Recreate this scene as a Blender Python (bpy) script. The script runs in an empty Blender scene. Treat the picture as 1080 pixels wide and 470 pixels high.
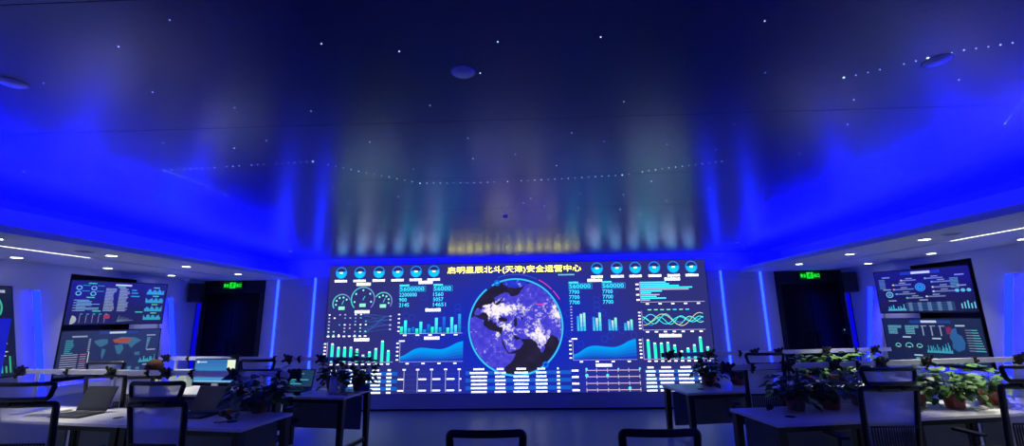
import bpy, bmesh, math, random
import numpy as np
from mathutils import Matrix, Vector

random.seed(7)
rng = np.random.RandomState(5)
scene = bpy.context.scene
col = scene.collection
PI = math.pi

# ------------------------------------------------------------------ camera
F_PX, YAW, PITCH, ROLL = 461.9029, .0349, .2113, -.0144
CAM = Vector((.2645, 0, 1.7))
_w = Vector((-math.sin(YAW) * math.cos(PITCH), math.cos(YAW) * math.cos(PITCH), math.sin(PITCH)))
_r = Vector((math.cos(YAW), math.sin(YAW), 0))
_u = _r.cross(_w)
R_ = _r * math.cos(ROLL) + _u * math.sin(ROLL)
U_ = -_r * math.sin(ROLL) + _u * math.cos(ROLL)
cam_data = bpy.data.cameras.new('camera')
cam_data.sensor_fit = 'HORIZONTAL'
cam_data.sensor_width = 36
cam_data.lens = F_PX / 1080 * 36
cam_data.clip_start = .05
cam = bpy.data.objects.new('camera', cam_data)
col.objects.link(cam)
cam.matrix_world = Matrix(((R_.x, U_.x, -_w.x, CAM.x), (R_.y, U_.y, -_w.y, CAM.y), (R_.z, U_.z, -_w.z, CAM.z), (0, 0, 0, 1)))
scene.camera = cam

# ------------------------------------------------------------------ world, view
world = bpy.data.worlds.new('world')
scene.world = world
world.use_nodes = True
world.node_tree.nodes['Background'].inputs[0].default_value = (.02, .02, .05, 1)
world.node_tree.nodes['Background'].inputs[1].default_value = 0.05
scene.view_settings.view_transform = 'Standard'
scene.view_settings.look = 'None'
scene.view_settings.gamma = 1
scene.view_settings.exposure = 0
scene.view_settings.use_curve_mapping = False

COVE_POWER = 215.0        # radiance of the blue cove strips
TUBE_POWER = 13.0          # radiance of the blue wall tubes
SPOT_WATT = 160.0          # each recessed downlight
SCREEN_GAIN = 1.0


def at(px, py, ax, val):
    """point of the plane axis=val that a pixel of the photograph looks at"""
    d = _w + R_ * ((px - 540) / F_PX) - U_ * ((py - 235) / F_PX)
    return CAM + d * ((val - CAM[ax]) / d[ax])


def pix_x(P):
    d = Vector(P) - CAM
    return 540 + F_PX * d.dot(R_) / d.dot(_w)


# ------------------------------------------------------------------ materials
def lin(r, g, b, k=1.0):
    def f(c):
        c /= 255.0
        return c / 12.92 if c <= .04045 else ((c + .055) / 1.055) ** 2.4
    return (f(r) * k, f(g) * k, f(b) * k)


def pmat(name, rgb, rough=.5, metal=0.0, noise=None, bump=0.0, spec=.5, alpha=1.0, coat=0.0, random_mix=None):
    m = bpy.data.materials.new(name)
    m.use_nodes = True
    nt = m.node_tree
    b = nt.nodes['Principled BSDF']
    b.inputs['Roughness'].default_value = rough
    b.inputs['Metallic'].default_value = metal
    b.inputs['Specular IOR Level'].default_value = spec
    b.inputs['Alpha'].default_value = alpha
    b.inputs['Coat Weight'].default_value = coat
    b.inputs['Base Color'].default_value = (*rgb, 1)
    sc_, amt = noise or (14.0, .06)
    tc = nt.nodes.new('ShaderNodeTexCoord')
    nz = nt.nodes.new('ShaderNodeTexNoise')
    nz.inputs['Scale'].default_value = sc_
    nz.inputs['Detail'].default_value = 4
    nt.links.new(tc.outputs['Object'], nz.inputs['Vector'])
    mx = nt.nodes.new('ShaderNodeMix')
    mx.data_type = 'RGBA'
    mx.inputs[6].default_value = (*[c * (1 - amt) for c in rgb], 1)
    mx.inputs[7].default_value = (*[min(1, c * (1 + amt)) for c in rgb], 1)
    nt.links.new(nz.outputs['Fac'], mx.inputs[0])
    out = mx.outputs[2]
    if random_mix:
        oi = nt.nodes.new('ShaderNodeObjectInfo')
        m2 = nt.nodes.new('ShaderNodeMix')
        m2.data_type = 'RGBA'
        m2.inputs[7].default_value = (*random_mix, 1)
        nt.links.new(oi.outputs['Random'], m2.inputs[0])
        nt.links.new(out, m2.inputs[6])
        out = m2.outputs[2]
    nt.links.new(out, b.inputs['Base Color'])
    if bump:
        bp = nt.nodes.new('ShaderNodeBump')
        bp.inputs['Strength'].default_value = bump
        bp.inputs['Distance'].default_value = .01
        nt.links.new(nz.outputs['Fac'], bp.inputs['Height'])
        nt.links.new(bp.outputs['Normal'], b.inputs['Normal'])
    return m


def emat(name, rgb, k=1.0, sample='AUTO'):
    m = bpy.data.materials.new(name)
    m.use_nodes = True
    nt = m.node_tree
    nt.nodes.remove(nt.nodes['Principled BSDF'])
    e = nt.nodes.new('ShaderNodeEmission')
    e.inputs[0].default_value = (*rgb, 1)
    e.inputs[1].default_value = k
    nt.links.new(e.outputs[0], nt.nodes['Material Output'].inputs[0])
    m.cycles.emission_sampling = sample
    return m


def display_mat(name, k=1.0, sample='AUTO'):
    m = emat(name, (1, 1, 1), k, sample)
    nt = m.node_tree
    a = nt.nodes.new('ShaderNodeAttribute')
    a.attribute_name = 'Col'
    nt.links.new(a.outputs['Color'], nt.nodes['Emission'].inputs[0])
    return m


M = dict(
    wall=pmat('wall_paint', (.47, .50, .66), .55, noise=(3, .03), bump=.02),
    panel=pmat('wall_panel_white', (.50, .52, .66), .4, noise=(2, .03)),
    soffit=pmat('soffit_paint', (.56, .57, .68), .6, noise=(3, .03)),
    ceil=pmat('ceiling_film', (.13, .15, .27), .25, noise=(6, .05), spec=1.0, metal=.68),
    floor=pmat('floor_vinyl', (.16, .22, .28), .42, noise=(30, .12), bump=.02),
    black=pmat('black_plastic', (.012, .012, .014), .42, noise=(20, .2)),
    blackmat=pmat('black_matte', (.008, .008, .009), .7),
    niche=pmat('niche_black', (.006, .006, .008), .5),
    glass=pmat('black_glass', (.004, .004, .005), .3, spec=.12),
    frame=pmat('dark_metal', (.02, .02, .025), .35, metal=.6),
    alu=pmat('aluminium', (.74, .74, .77), .38, metal=.15),
    chrome=pmat('chrome', (.7, .7, .72), .2, metal=1),
    white=pmat('white_plastic', (.7, .7, .7), .4),
    desk=pmat('desk_laminate', (.72, .71, .67), .33, noise=(5, .04)),
    edge=pmat('desk_edge', (.42, .42, .46), .5),
    modesty=pmat('modesty_grey', (.22, .22, .27), .5),
    terracotta=pmat('terracotta', (.42, .12, .075), .55, noise=(25, .15), bump=.05),
    soil=pmat('soil', (.03, .02, .015), .9, noise=(60, .5), bump=.5),
    leaf=pmat('leaf_green', (.035, .13, .02), .42, noise=(30, .25), random_mix=(.16, .33, .05)),
    leafdark=pmat('leaf_dark', (.018, .07, .016), .42, noise=(30, .25), random_mix=(.05, .15, .03)),
    stem=pmat('stem_green', (.07, .16, .03), .5),
    laptop=pmat('laptop_shell', (.035, .036, .04), .38, metal=.2),
    darkscreen=pmat('screen_off', (.05, .055, .06), .25),
    key=pmat('keyboard', (.02, .02, .022), .6, noise=(160, .6)),
    orange=pmat('orange_plastic', (.75, .22, .01), .4),
    paper=pmat('paper', (.72, .72, .68), .7),
    card=pmat('cardboard', (.42, .28, .13), .7),
    bluebox=pmat('blue_card', (.12, .16, .42), .5),
    green_paper=pmat('pale_green_card', (.52, .66, .46), .6),
    skin=pmat('skin', (.52, .30, .20), .5),
    hair=pmat('brown_hair', (.05, .02, .011), .85, noise=(60, .4), bump=.4, spec=.2),
    jacket=pmat('olive_jacket', (.20, .21, .15), .8, noise=(25, .3), bump=.2),
    trousers=pmat('dark_trousers', (.03, .03, .05), .8),
    shoe=pmat('shoe', (.02, .02, .02), .5),
    eye=pmat('eye', (.02, .015, .01), .2),
    seatfab=pmat('seat_fabric', (.02, .02, .022), .85, noise=(90, .4), bump=.2),
    tube=emat('blue_tube_light', (.002, .006, 1.0), TUBE_POWER),
    strip=emat('blue_strip_light', (.0045, .0145, 1.0), 15.0),
    corner=emat('blue_corner_light', lin(6, 6, 215), 1.0),
    cove=emat('cove_led', (.0006, .0008, 1.0), COVE_POWER, 'FRONT_BACK'),
    slotled=emat('slot_led', (.0006, .0008, 1.0), 18.0, 'FRONT_BACK'),
    lens=emat('lamp_lens', (1.0, .96, .9), 12.0, 'NONE'),
    linear=emat('linear_lens', (1.0, .98, .95), 3.0),
    star=emat('star_white', (.55, .75, 1.0), 1.8, 'NONE'),
    starblue=emat('star_blue', (.25, .4, 1.0), 1.5, 'NONE'),
    starred=emat('star_red', (.8, .08, .3), .5, 'NONE'),
    green=emat('exit_green', (.02, .9, .05), 1.2),
    dotgreen=emat('status_green', (.05, .9, .1), 1.0, 'NONE'),
    display=display_mat('display_light', SCREEN_GAIN, 'FRONT'),
    monitor=None,
    displayfine=display_mat('display_fine_light', SCREEN_GAIN, 'NONE'),
)


def mesh_fabric():
    """woven chair mesh: the weave lets a good part of the light through"""
    m = bpy.data.materials.new('chair_mesh_fabric')
    m.use_nodes = True
    nt = m.node_tree
    b = nt.nodes['Principled BSDF']
    b.inputs['Base Color'].default_value = (.78, .78, .8, 1)
    b.inputs['Roughness'].default_value = .7
    tr = nt.nodes.new('ShaderNodeBsdfTransparent')
    tl = nt.nodes.new('ShaderNodeBsdfTranslucent')
    tl.inputs[0].default_value = (.8, .8, .82, 1)
    a = nt.nodes.new('ShaderNodeMixShader')
    a.inputs[0].default_value = .45
    nt.links.new(b.outputs[0], a.inputs[1])
    nt.links.new(tl.outputs[0], a.inputs[2])
    c = nt.nodes.new('ShaderNodeMixShader')
    nz = nt.nodes.new('ShaderNodeTexNoise')
    nz.inputs['Scale'].default_value = 9
    mr = nt.nodes.new('ShaderNodeMapRange')
    mr.inputs[3].default_value = .28
    mr.inputs[4].default_value = .42
    nt.links.new(nz.outputs['Fac'], mr.inputs[0])
    nt.links.new(mr.outputs[0], c.inputs[0])
    nt.links.new(a.outputs[0], c.inputs[1])
    nt.links.new(tr.outputs[0], c.inputs[2])
    nt.links.new(c.outputs[0], nt.nodes['Material Output'].inputs[0])
    return m


M['mesh'] = mesh_fabric()


def monitor_mat():
    m = bpy.data.materials.new('monitor_glass')
    m.use_nodes = True
    nt = m.node_tree
    b = nt.nodes['Principled BSDF']
    b.inputs['Base Color'].default_value = (.01, .01, .012, 1)
    b.inputs['Roughness'].default_value = .16
    b.inputs['Specular IOR Level'].default_value = .6
    a = nt.nodes.new('ShaderNodeAttribute')
    a.attribute_name = 'Col'
    nt.links.new(a.outputs['Color'], b.inputs['Emission Color'])
    b.inputs['Emission Strength'].default_value = .85
    return m


M['monitor'] = monitor_mat()


# ------------------------------------------------------------------ mesh builder
class MB:
    def __init__(self):
        self.v, self.f, self.c = [], [], []

    def face(self, pts, c=None):
        n = len(self.v)
        self.v.extend([tuple(p) for p in pts])
        self.f.append(tuple(range(n, n + len(pts))))
        self.c.append(c)

    def add(self, verts, faces, c=None):
        n = len(self.v)
        self.v.extend([tuple(p) for p in verts])
        for f in faces:
            self.f.append(tuple(i + n for i in f))
            self.c.append(c)
        return self

    def box(self, c, s, R=None, bev=0.0):
        bm = bmesh.new()
        bmesh.ops.create_cube(bm, size=1)
        for v in bm.verts:
            v.co = Vector((v.co.x * s[0], v.co.y * s[1], v.co.z * s[2]))
        if bev:
            bmesh.ops.bevel(bm, geom=list(bm.edges), offset=bev, segments=2, affect='EDGES', profile=.6)
        bm.verts.index_update()
        R = R or Matrix.Identity(3)
        c = Vector(c)
        self.add([R @ v.co + c for v in bm.verts], [[v.index for v in f.verts] for f in bm.faces])
        bm.free()
        return self

    def lo_hi(self, a, b, bev=0.0):
        return self.box([(a[i] + b[i]) / 2 for i in range(3)], [abs(b[i] - a[i]) for i in range(3)], bev=bev)

    def tube(self, pts, r, n=8, closed=False, sq=1.0):
        pts = [Vector(p) for p in pts]
        k = len(pts)
        rr = r if isinstance(r, (list, tuple)) else [r] * k
        rings = []
        up = None
        for i in range(k):
            if closed:
                t = pts[(i + 1) % k] - pts[i - 1]
            else:
                t = pts[min(i + 1, k - 1)] - pts[max(i - 1, 0)]
            t.normalize()
            if up is None:
                up = Vector((0, 0, 1)) if abs(t.z) < .9 else Vector((0, 1, 0))
            a = t.cross(up)
            if a.length < 1e-5:
                a = t.cross(Vector((1, 0, 0)))
            a.normalize()
            b = a.cross(t).normalized()
            up = b
            rings.append([pts[i] + a * rr[i] * math.cos(2 * PI * j / n) + b * rr[i] * sq * math.sin(2 * PI * j / n) for j in range(n)])
        vs = [p for q in rings for p in q]
        fs = []
        for i in range(k if closed else k - 1):
            i2 = (i + 1) % k
            for j in range(n):
                j2 = (j + 1) % n
                fs.append((i * n + j, i * n + j2, i2 * n + j2, i2 * n + j))
        if not closed:
            fs.append(tuple(range(n - 1, -1, -1)))
            fs.append(tuple((k - 1) * n + j for j in range(n)))
        return self.add(vs, fs)

    def cyl(self, p0, p1, r0, r1=None, n=16):
        return self.tube([p0, p1], [r0, r0 if r1 is None else r1], n)

    def lathe(self, prof, n=20, c=(0, 0, 0), cap=True):
        vs, fs = [], []
        for r, z in prof:
            for j in range(n):
                a = 2 * PI * j / n
                vs.append((c[0] + r * math.cos(a), c[1] + r * math.sin(a), c[2] + z))
        for i in range(len(prof) - 1):
            for j in range(n):
                j2 = (j + 1) % n
                fs.append((i * n + j, i * n + j2, (i + 1) * n + j2, (i + 1) * n + j))
        if cap:
            fs.append(tuple(range(n - 1, -1, -1)))
            fs.append(tuple((len(prof) - 1) * n + j for j in range(n)))
        return self.add(vs, fs)

    def ball(self, c, r, nu=12, nv=8):
        r = r if isinstance(r, (list, tuple)) else (r, r, r)
        prof = []
        vs, fs = [], []
        for i in range(nv + 1):
            ph = PI * i / nv - PI / 2
            for j in range(nu):
                a = 2 * PI * j / nu
                vs.append((c[0] + r[0] * math.cos(ph) * math.cos(a), c[1] + r[1] * math.cos(ph) * math.sin(a), c[2] + r[2] * math.sin(ph)))
        for i in range(nv):
            for j in range(nu):
                j2 = (j + 1) % nu
                fs.append((i * nu + j, i * nu + j2, (i + 1) * nu + j2, (i + 1) * nu + j))
        return self.add(vs, fs)

    def prism(self, pts2, y0, y1):
        """outline in x,z pushed along y"""
        n = len(pts2)
        vs = [(x, y0, z) for x, z in pts2] + [(x, y1, z) for x, z in pts2]
        fs = [tuple(range(n)), tuple(range(2 * n - 1, n - 1, -1))]
        for i in range(n):
            j = (i + 1) % n
            fs.append((i, i + n, j + n, j))
        return self.add(vs, fs)

    def mesh(self, name):
        me = bpy.data.meshes.new(name)
        me.from_pydata(self.v, [], self.f)
        if any(c is not None for c in self.c):
            at_ = me.color_attributes.new('Col', 'FLOAT_COLOR', 'CORNER')
            data = []
            for p in me.polygons:
                c = self.c[p.index] or (0, 0, 0)
                data += [c[0], c[1], c[2], 1.0] * p.loop_total
            at_.data.foreach_set('color', data)
        me.update()
        return me

    def build(self, name, mat, parent=None, smooth=False, loc=None, rz=0.0):
        me = self.mesh(name)
        if not any(c is not None for c in self.c):
            bm = bmesh.new()
            bm.from_mesh(me)
            bmesh.ops.recalc_face_normals(bm, faces=bm.faces)
            bm.to_mesh(me)
            bm.free()
        if smooth:
            for p in me.polygons:
                p.use_smooth = True
        me.materials.append(M[mat] if isinstance(mat, str) else mat)
        o = bpy.data.objects.new(name, me)
        col.objects.link(o)
        o.parent = parent
        if loc is not None:
            o.location = loc
        o.rotation_euler.z = rz
        return o


def tag(o, label=None, cat=None, group=None, kind=None):
    if label: o['label'] = label
    if cat: o['category'] = cat
    if group: o['group'] = group
    if kind: o['kind'] = kind
    return o


def thing(name, label, cat, loc=(0, 0, 0), rz=0.0, group=None):
    o = bpy.data.objects.new(name, None)
    o.empty_display_size = .1
    col.objects.link(o)
    o.location = loc
    o.rotation_euler.z = rz
    return tag(o, label, cat, group)


def child(name, me, mat, parent, loc=(0, 0, 0), rot=None, scale=1.0):
    o = bpy.data.objects.new(name, me)
    if mat is not None and not me.materials:
        me.materials.append(M[mat])
    col.objects.link(o)
    o.parent = parent
    o.location = loc
    if rot is not None:
        o.rotation_euler = rot
    if scale != 1.0:
        o.scale = (scale,) * 3 if not isinstance(scale, tuple) else scale
    return o


def struct(name, mb, mat, label, cat=None):
    o = mb.build(name, mat)
    return tag(o, label, cat or name.split('_')[0], None, 'structure')


# ------------------------------------------------------------------ the room
YF = 8.734          # front wall and video wall face
YB = -3.2           # back wall
XW = 6.30           # side walls
ZS = 2.50           # soffit underside
ZC = 2.868          # star ceiling
XI = 4.40           # inner edge of the soffits

struct('floor', MB().lo_hi((-XW - .5, YB - .2, -.12), (XW + .5, YF + .25, 0)), 'floor', 'smooth slate grey vinyl floor of the control room', 'floor')
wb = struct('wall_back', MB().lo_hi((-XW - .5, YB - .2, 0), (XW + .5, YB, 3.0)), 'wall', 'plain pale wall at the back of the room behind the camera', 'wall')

# front wall with panels beside the video wall
wf = MB().lo_hi((-XW - .5, YF + .06, 0), (XW + .5, YF + .25, 3.0))
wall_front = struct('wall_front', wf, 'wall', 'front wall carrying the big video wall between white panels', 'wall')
S1, S2, W2 = 4.03, 4.79, 3.735
Z0, Z1 = .30, 2.756
for s in (-1, 1):
    for a, b in ((W2 + .02, S1 - .025), (S1 + .025, S2 - .025), (S2 + .025, 5.05)):
        for z0, z1 in ((.0, 2.36), (2.366, 2.535)):
            MB().lo_hi((s * a, YF + .005, z0), (s * b, YF + .06, z1), bev=.003).build('wall_panel', 'panel', wall_front)
    MB().lo_hi((s * (W2 + .02), YF + .02, 2.541), (s * 6.3, YF + .06, 2.96)).build('frieze_panel', 'panel', wall_front)
MB().lo_hi((-W2 - .02, YF + .02, Z1 + .015), (W2 + .02, YF + .06, 2.96)).build('frieze_panel', 'panel', wall_front)
struct('trim_1', MB().lo_hi((-W2, YF - .02, .035), (W2, YF + .06, Z0 - .012), bev=.004), 'panel', 'pale plinth board running under the video wall', 'trim')
struct('baseboard_front', MB().lo_hi((-W2, YF - .012, 0), (W2, YF + .06, .035)), 'blackmat', 'thin dark baseboard below the plinth of the video wall', 'baseboard')

# blue vertical strips in the front wall
ordn = {-1: 'left', 1: 'right'}
for s in (-1, 1):
    for xx, zb, nm in ((S1, .42, 'nearer'), (S2, .42, 'farther')):
        t = thing('led_strip_light', '', 'strip light', (s * xx, YF + .01, 0), 0, 'vertical blue strips on the front wall')
        t['label'] = 'thin vertical blue light strip %s of the video wall, %s' % (ordn[s], 'right beside it' if nm == 'nearer' else 'farther out by the dark door')
        MB().lo_hi((-.02, .03, zb), (.02, .048, 2.535)).build('channel', 'alu', t)
        MB().lo_hi((-.011, -.022, zb + .01), (.011, .028, 2.53)).build('diffuser', 'strip', t)

# side walls with a dark niche for the monitors
NY0, NY1, NZ0, NZ1 = 6.07, 7.15, .90, 2.40
for s, nm in ((-1, 'left'), (1, 'right')):
    n0 = NY0 + (.10 if s > 0 else 0)
    m = MB()
    m.lo_hi((s * XW, YB, 0), (s * (XW + .5), n0, 2.6))
    m.lo_hi((s * XW, NY1, 0), (s * (XW + .5), YF + .06, 2.6))
    m.lo_hi((s * XW, n0, NZ1), (s * (XW + .5), NY1, 2.6))
    m.lo_hi((s * XW, n0, 0), (s * (XW + .5), NY1, NZ0))
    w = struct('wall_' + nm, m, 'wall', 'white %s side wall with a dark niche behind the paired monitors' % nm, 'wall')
    q = MB()
    q.lo_hi((s * (XW + .26), n0, NZ0), (s * (XW + .30), NY1, NZ1))
    q.lo_hi((s * (XW + .004), n0, NZ0), (s * (XW + .26), n0 + .008, NZ1))
    q.lo_hi((s * (XW + .004), NY1 - .008, NZ0), (s * (XW + .26), NY1, NZ1))
    q.lo_hi((s * (XW + .004), n0, NZ1 - .008), (s * (XW + .26), NY1, NZ1))
    q.lo_hi((s * (XW + .004), n0, NZ0), (s * (XW + .26), NY1, NZ0 + .008))
    q.build('niche_lining', 'niche', w)

# star ceiling: slab, panels, cove step
ceil = struct('ceiling', MB().lo_hi((-XW - .5, YB - .2, 2.97), (XW + .5, YF + .25, 3.08)), 'blackmat', 'dark glossy star ceiling with fibre optic points', 'ceiling')
XC = 4.75
rows = [YB]
yy = 2.46 - 1.1 * 5
while yy < 8.5:
    if yy > YB + .1: rows.append(yy)
    yy += 1.1
rows.append(8.56)
panel_cache = {}
for i in range(len(rows) - 1):
    xs = [-XC, -2.85, -.5, 1.9, XC] if i % 2 else [-XC, -3.3, -.95, 1.35, 3.7, XC]
    for a, b in zip(xs[:-1], xs[1:]):
        MB().lo_hi((a + .0002, rows[i] + .0022, ZC), (b - .0002, rows[i + 1] - .0022, ZC + .03)).build('ceiling_panel', 'ceil', ceil)
for s in (-1, 1):
    MB().lo_hi((s * XC, YB, ZC + .032), (s * 5.25, YF + .02, ZC + .06)).build('cove_panel', 'soffit', ceil)
    MB().lo_hi((s * XC, YB, ZC), (s * (XC + .012), YF + .02, ZC + .032)).build('cove_edge', 'ceil', ceil)
    MB().lo_hi((s * 5.25, YB, ZS + .03), (s * 5.29, YF + .02, ZC + .09)).build('cove_back', 'soffit', ceil)

# soffits with a light slot
for i, (s, nm) in enumerate(((-1, 'left'), (1, 'right'))):
    m = MB()
    m.lo_hi((s * XI, YB, ZS), (s * 5.222, YF + .02, ZS + .03))
    m.lo_hi((s * 5.278, YB, ZS), (s * XW, YF + .02, ZS + .03))
    m.lo_hi((s * 5.222, YB, ZS + .022), (s * 5.278, YF + .02, ZS + .03))
    m.lo_hi((s * XI, YB, ZS + .03), (s * (XI + .03), YF + .02, ZS + .072))
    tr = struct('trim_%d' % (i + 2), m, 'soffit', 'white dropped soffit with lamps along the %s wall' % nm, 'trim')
    c = thing('cove_light', 'long blue light hidden in the cove above the %s soffit' % nm, 'cove light', (0, 0, 0), 0, 'cove lights')
    m = MB()
    y = YB + .1
    while y < YF - .1:
        y2 = min(y + .6, YF - .02)
        a = Vector((s * 4.56, y, ZS + .062))
        m.face([a, (s * 4.56, y2, ZS + .062), (s * 4.585, y2, ZS + .092), (s * 4.585, y, ZS + .092)])
        y = y2
    m.build('led_tape', 'cove', c)
    MB().lo_hi((s * 4.565, YB + .1, ZS + .031), (s * 4.60, YF - .02, ZS + .061)).build('led_profile', 'alu', c)
    MB().lo_hi((s * (XI + .002), YB + .1, ZS + .0725), (s * (XI + .01), YF - .1, ZS + .076)).build('glow_edge', emat('cove_lip_led_' + nm, lin(20, 40, 255), 1.3, 'NONE'), c)
    # linear lamp in the slot
    l = thing('linear_light', 'long white linear lamp set in the slot of the %s soffit' % nm, 'linear light', (s * 5.25, 0, ZS), 0, 'linear slot lamps')
    MB().lo_hi((-.024, 2.4, .004), (.024, 5.3, .014)).build('diffuser', 'linear', l)
    MB().lo_hi((-.026, 2.39, .0145), (.026, 5.31, .021)).build('housing', 'alu', l)

# hidden blue tape in the gap between ceiling and front wall
c = thing('cove_light', 'blue light hidden in the gap above the video wall', 'cove light', (0, 0, 0), 0, 'cove lights')
m = MB()
for k in range(14):
    x0 = -4.7 + k * 9.4 / 14
    x1 = x0 + 9.4 / 14
    m.face([(x0, 8.60, 2.935), (x0, 8.63, 2.95), (x1, 8.63, 2.95), (x1, 8.60, 2.935)])
m.build('led_tape', 'slotled', c)
MB().lo_hi((-4.7, 8.585, 2.952), (4.7, 8.64, 2.965)).build('led_profile', 'alu', c)


# ------------------------------------------------------------------ video wall
class D(MB):
    """flat picture elements on a display: x to the right, z up, lit side towards -y"""
    def P(self, x, z, l): return (x, -.0012 * l, z)

    def rect(self, x0, z0, x1, z1, c, l=1):
        self.face([self.P(x0, z0, l), self.P(x1, z0, l), self.P(x1, z1, l), self.P(x0, z1, l)], c)

    def grad(self, x0, z0, x1, z1, c0, c1, n=6, l=1):
        for i in range(n):
            t = i / (n - 1)
            a, b = z0 + (z1 - z0) * i / n, z0 + (z1 - z0) * (i + 1) / n
            self.rect(x0, a, x1, b, tuple(c0[k] * (1 - t) + c1[k] * t for k in range(3)), l)

    def ring(self, cx, cz, r0, r1, c, a0=0, a1=360, n=36, l=1):
        for i in range(n):
            a, b = math.radians(a0 + (a1 - a0) * i / n), math.radians(a0 + (a1 - a0) * (i + 1) / n)
            q = [(r1, a), (r0, a), (r0, b), (r1, b)] if r0 > 0 else [(r1, a), (0, a), (r1, b)]
            pts = [self.P(cx + r * math.cos(t), cz + r * math.sin(t), l) for r, t in q]
            self.face(pts[::-1] if a1 > a0 else pts, c(i / n) if callable(c) else c)

    def disc(self, cx, cz, r, c, l=1, n=20): self.ring(cx, cz, 0, r, c, n=n, l=l)

    def line(self, pts, w, c, l=1):
        for (x0, z0), (x1, z1) in zip(pts[:-1], pts[1:]):
            dx, dz = x1 - x0, z1 - z0
            k = w / 2 / max(1e-9, math.hypot(dx, dz))
            nx, nz = -dz * k, dx * k
            self.face([self.P(x0 - nx, z0 - nz, l), self.P(x1 - nx, z1 - nz, l), self.P(x1 + nx, z1 + nz, l), self.P(x0 + nx, z0 + nz, l)], c)

    def fuzz(self, x0, x1, z, h, c, l=2):
        """a line of print too small to read"""
        x = x0
        while x < x1 - h * .3:
            w = h * random.uniform(.5, 1.1)
            b = min(x + w, x1)
            self.rect(x, z - h / 2, b, z + h / 2 * random.uniform(.7, 1), c, l)
            x = b + h * .1

    def text(self, s, x, z, h, c, l=2, width=None, bold=0.0):
        vs, fs = glyphs(s, bold)
        xs = [p[0] for p in vs]
        mn, mx = min(xs), max(xs)
        zs = [p[1] for p in vs]
        zn, zx = min(zs), max(zs)
        k = h / (zx - zn)
        kx = width / (mx - mn) if width else k
        self.add([self.P(x + (p[0] - mn) * kx, z + (p[1] - zn) * k, l) for p in vs], fs, c)


_gl = {}


def glyphs(s, bold=0.0):
    if (s, bold) in _gl: return _gl[(s, bold)]
    cu = bpy.data.curves.new('lettering', 'FONT')
    cu.body = s
    cu.resolution_u = 2
    cu.offset = bold
    o = bpy.data.objects.new('lettering', cu)
    col.objects.link(o)
    bpy.context.view_layer.update()
    me = bpy.data.meshes.new_from_object(o.evaluated_get(bpy.context.evaluated_depsgraph_get()))
    r = ([(v.co.x, v.co.y) for v in me.vertices], [tuple(p.vertices) for p in me.polygons])
    bpy.data.objects.remove(o)
    bpy.data.curves.remove(cu)
    bpy.data.meshes.remove(me)
    _gl[(s, bold)] = r
    return r


WHT = lin(222, 226, 255, 2.3)
CY = lin(60, 225, 255, 1.5)
CYB = lin(40, 170, 250)
GRN = lin(40, 240, 190, 1.5)
BLU = lin(20, 120, 245)
YEL = lin(255, 246, 80, 5.0)
LAV = lin(200, 195, 240)
MINT = lin(150, 255, 215, 1.1)

vw = thing('video_wall', 'huge wide video wall showing a blue dashboard with a globe in the middle', 'video wall', (0, YF - .012, 0))
MB().lo_hi((-W2, .008, Z0), (W2, .06, Z1)).build('cabinet', 'blackmat', vw)


def backdrop():
    n, mrows = 60, 20
    d = D()
    for i in range(n):
        for j in range(mrows):
            x0, x1 = -W2 + 2 * W2 * i / n, -W2 + 2 * W2 * (i + 1) / n
            z0, z1 = Z0 + (Z1 - Z0) * j / mrows, Z0 + (Z1 - Z0) * (j + 1) / mrows
            r = math.hypot((x0 + x1) / 2 / 2.4, ((z0 + z1) / 2 - 1.3) / 1.6)
            t = max(0, min(1, (r - .25) / 1.0))
            t = t * t * (3 - 2 * t)
            a, b = lin(22, 44, 190), lin(48, 50, 122)
            d.rect(x0, z0, x1, z1, tuple(a[k] * (1 - t) + b[k] * t for k in range(3)), 0)
    d.build('display_surface', 'display', vw)


backdrop()

# honeycomb lines
d = D()
for k in range(46):
    side = -1 if k % 2 else 1
    cx = side * random.uniform(1.0, 2.5)
    cz = random.uniform(.8, 2.2)
    r = .065
    cx = round(cx / (r * 1.74)) * r * 1.74
    cz = round(cz / (r * 1.5)) * r * 1.5 + (0 if round(cx / (r * 1.74)) % 2 else r * .87)
    pts = [(cx + r * math.cos(math.radians(60 * q)), cz + r * math.sin(math.radians(60 * q))) for q in range(7)]
    d.line(pts, .008, lin(34, 70, 205), 1)
d.build('honeycomb_lines', 'displayfine', vw)

# title
d = D()
d.text('启明星辰北斗(天津)安全运营中心', -1.345, 2.545, .155, YEL, 3, 2.66, -.004)
d.fuzz(.86, 1.19, 2.505, .03, lin(120, 200, 230), 2)
d.build('title_text', 'display', vw)

# twelve round level gauges
for gx in (-3.5, -3.12, -2.73, -2.35, -1.98, -1.62, 1.63, 2.02, 2.38, 2.75, 3.12, 3.47):
    d = D()
    cz, r = 2.617, .118
    d.disc(gx, cz, r, lin(40, 44, 110), 1, 30)
    d.ring(gx, cz, r - .022, r, lin(50, 130, 250), n=36, l=2)
    n = 24
    for i in range(n):      # liquid level
        a, b = -PI + PI * i / n, -PI + PI * (i + 1) / n
        rr = r - .014
        zt = cz + .018
        xa, xb = gx + rr * math.cos(a), gx + rr * math.cos(b)
        d.face([d.P(xa, cz + rr * math.sin(a), 2.5), d.P(xb, cz + rr * math.sin(b), 2.5), d.P(xb, zt + .008 * math.sin(xb * 40), 2.5), d.P(xa, zt + .008 * math.sin(xa * 40), 2.5)], lin(10, 150 + 40 * math.sin(PI * i / n), 255, 1.3))
    d.rect(gx - .03, cz - .012, gx + .03, cz + .016, WHT, 4)
    d.fuzz(gx - .125, gx + .125, 2.455, .05, WHT, 2)
    d.build('level_gauge', 'display', vw)

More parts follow.
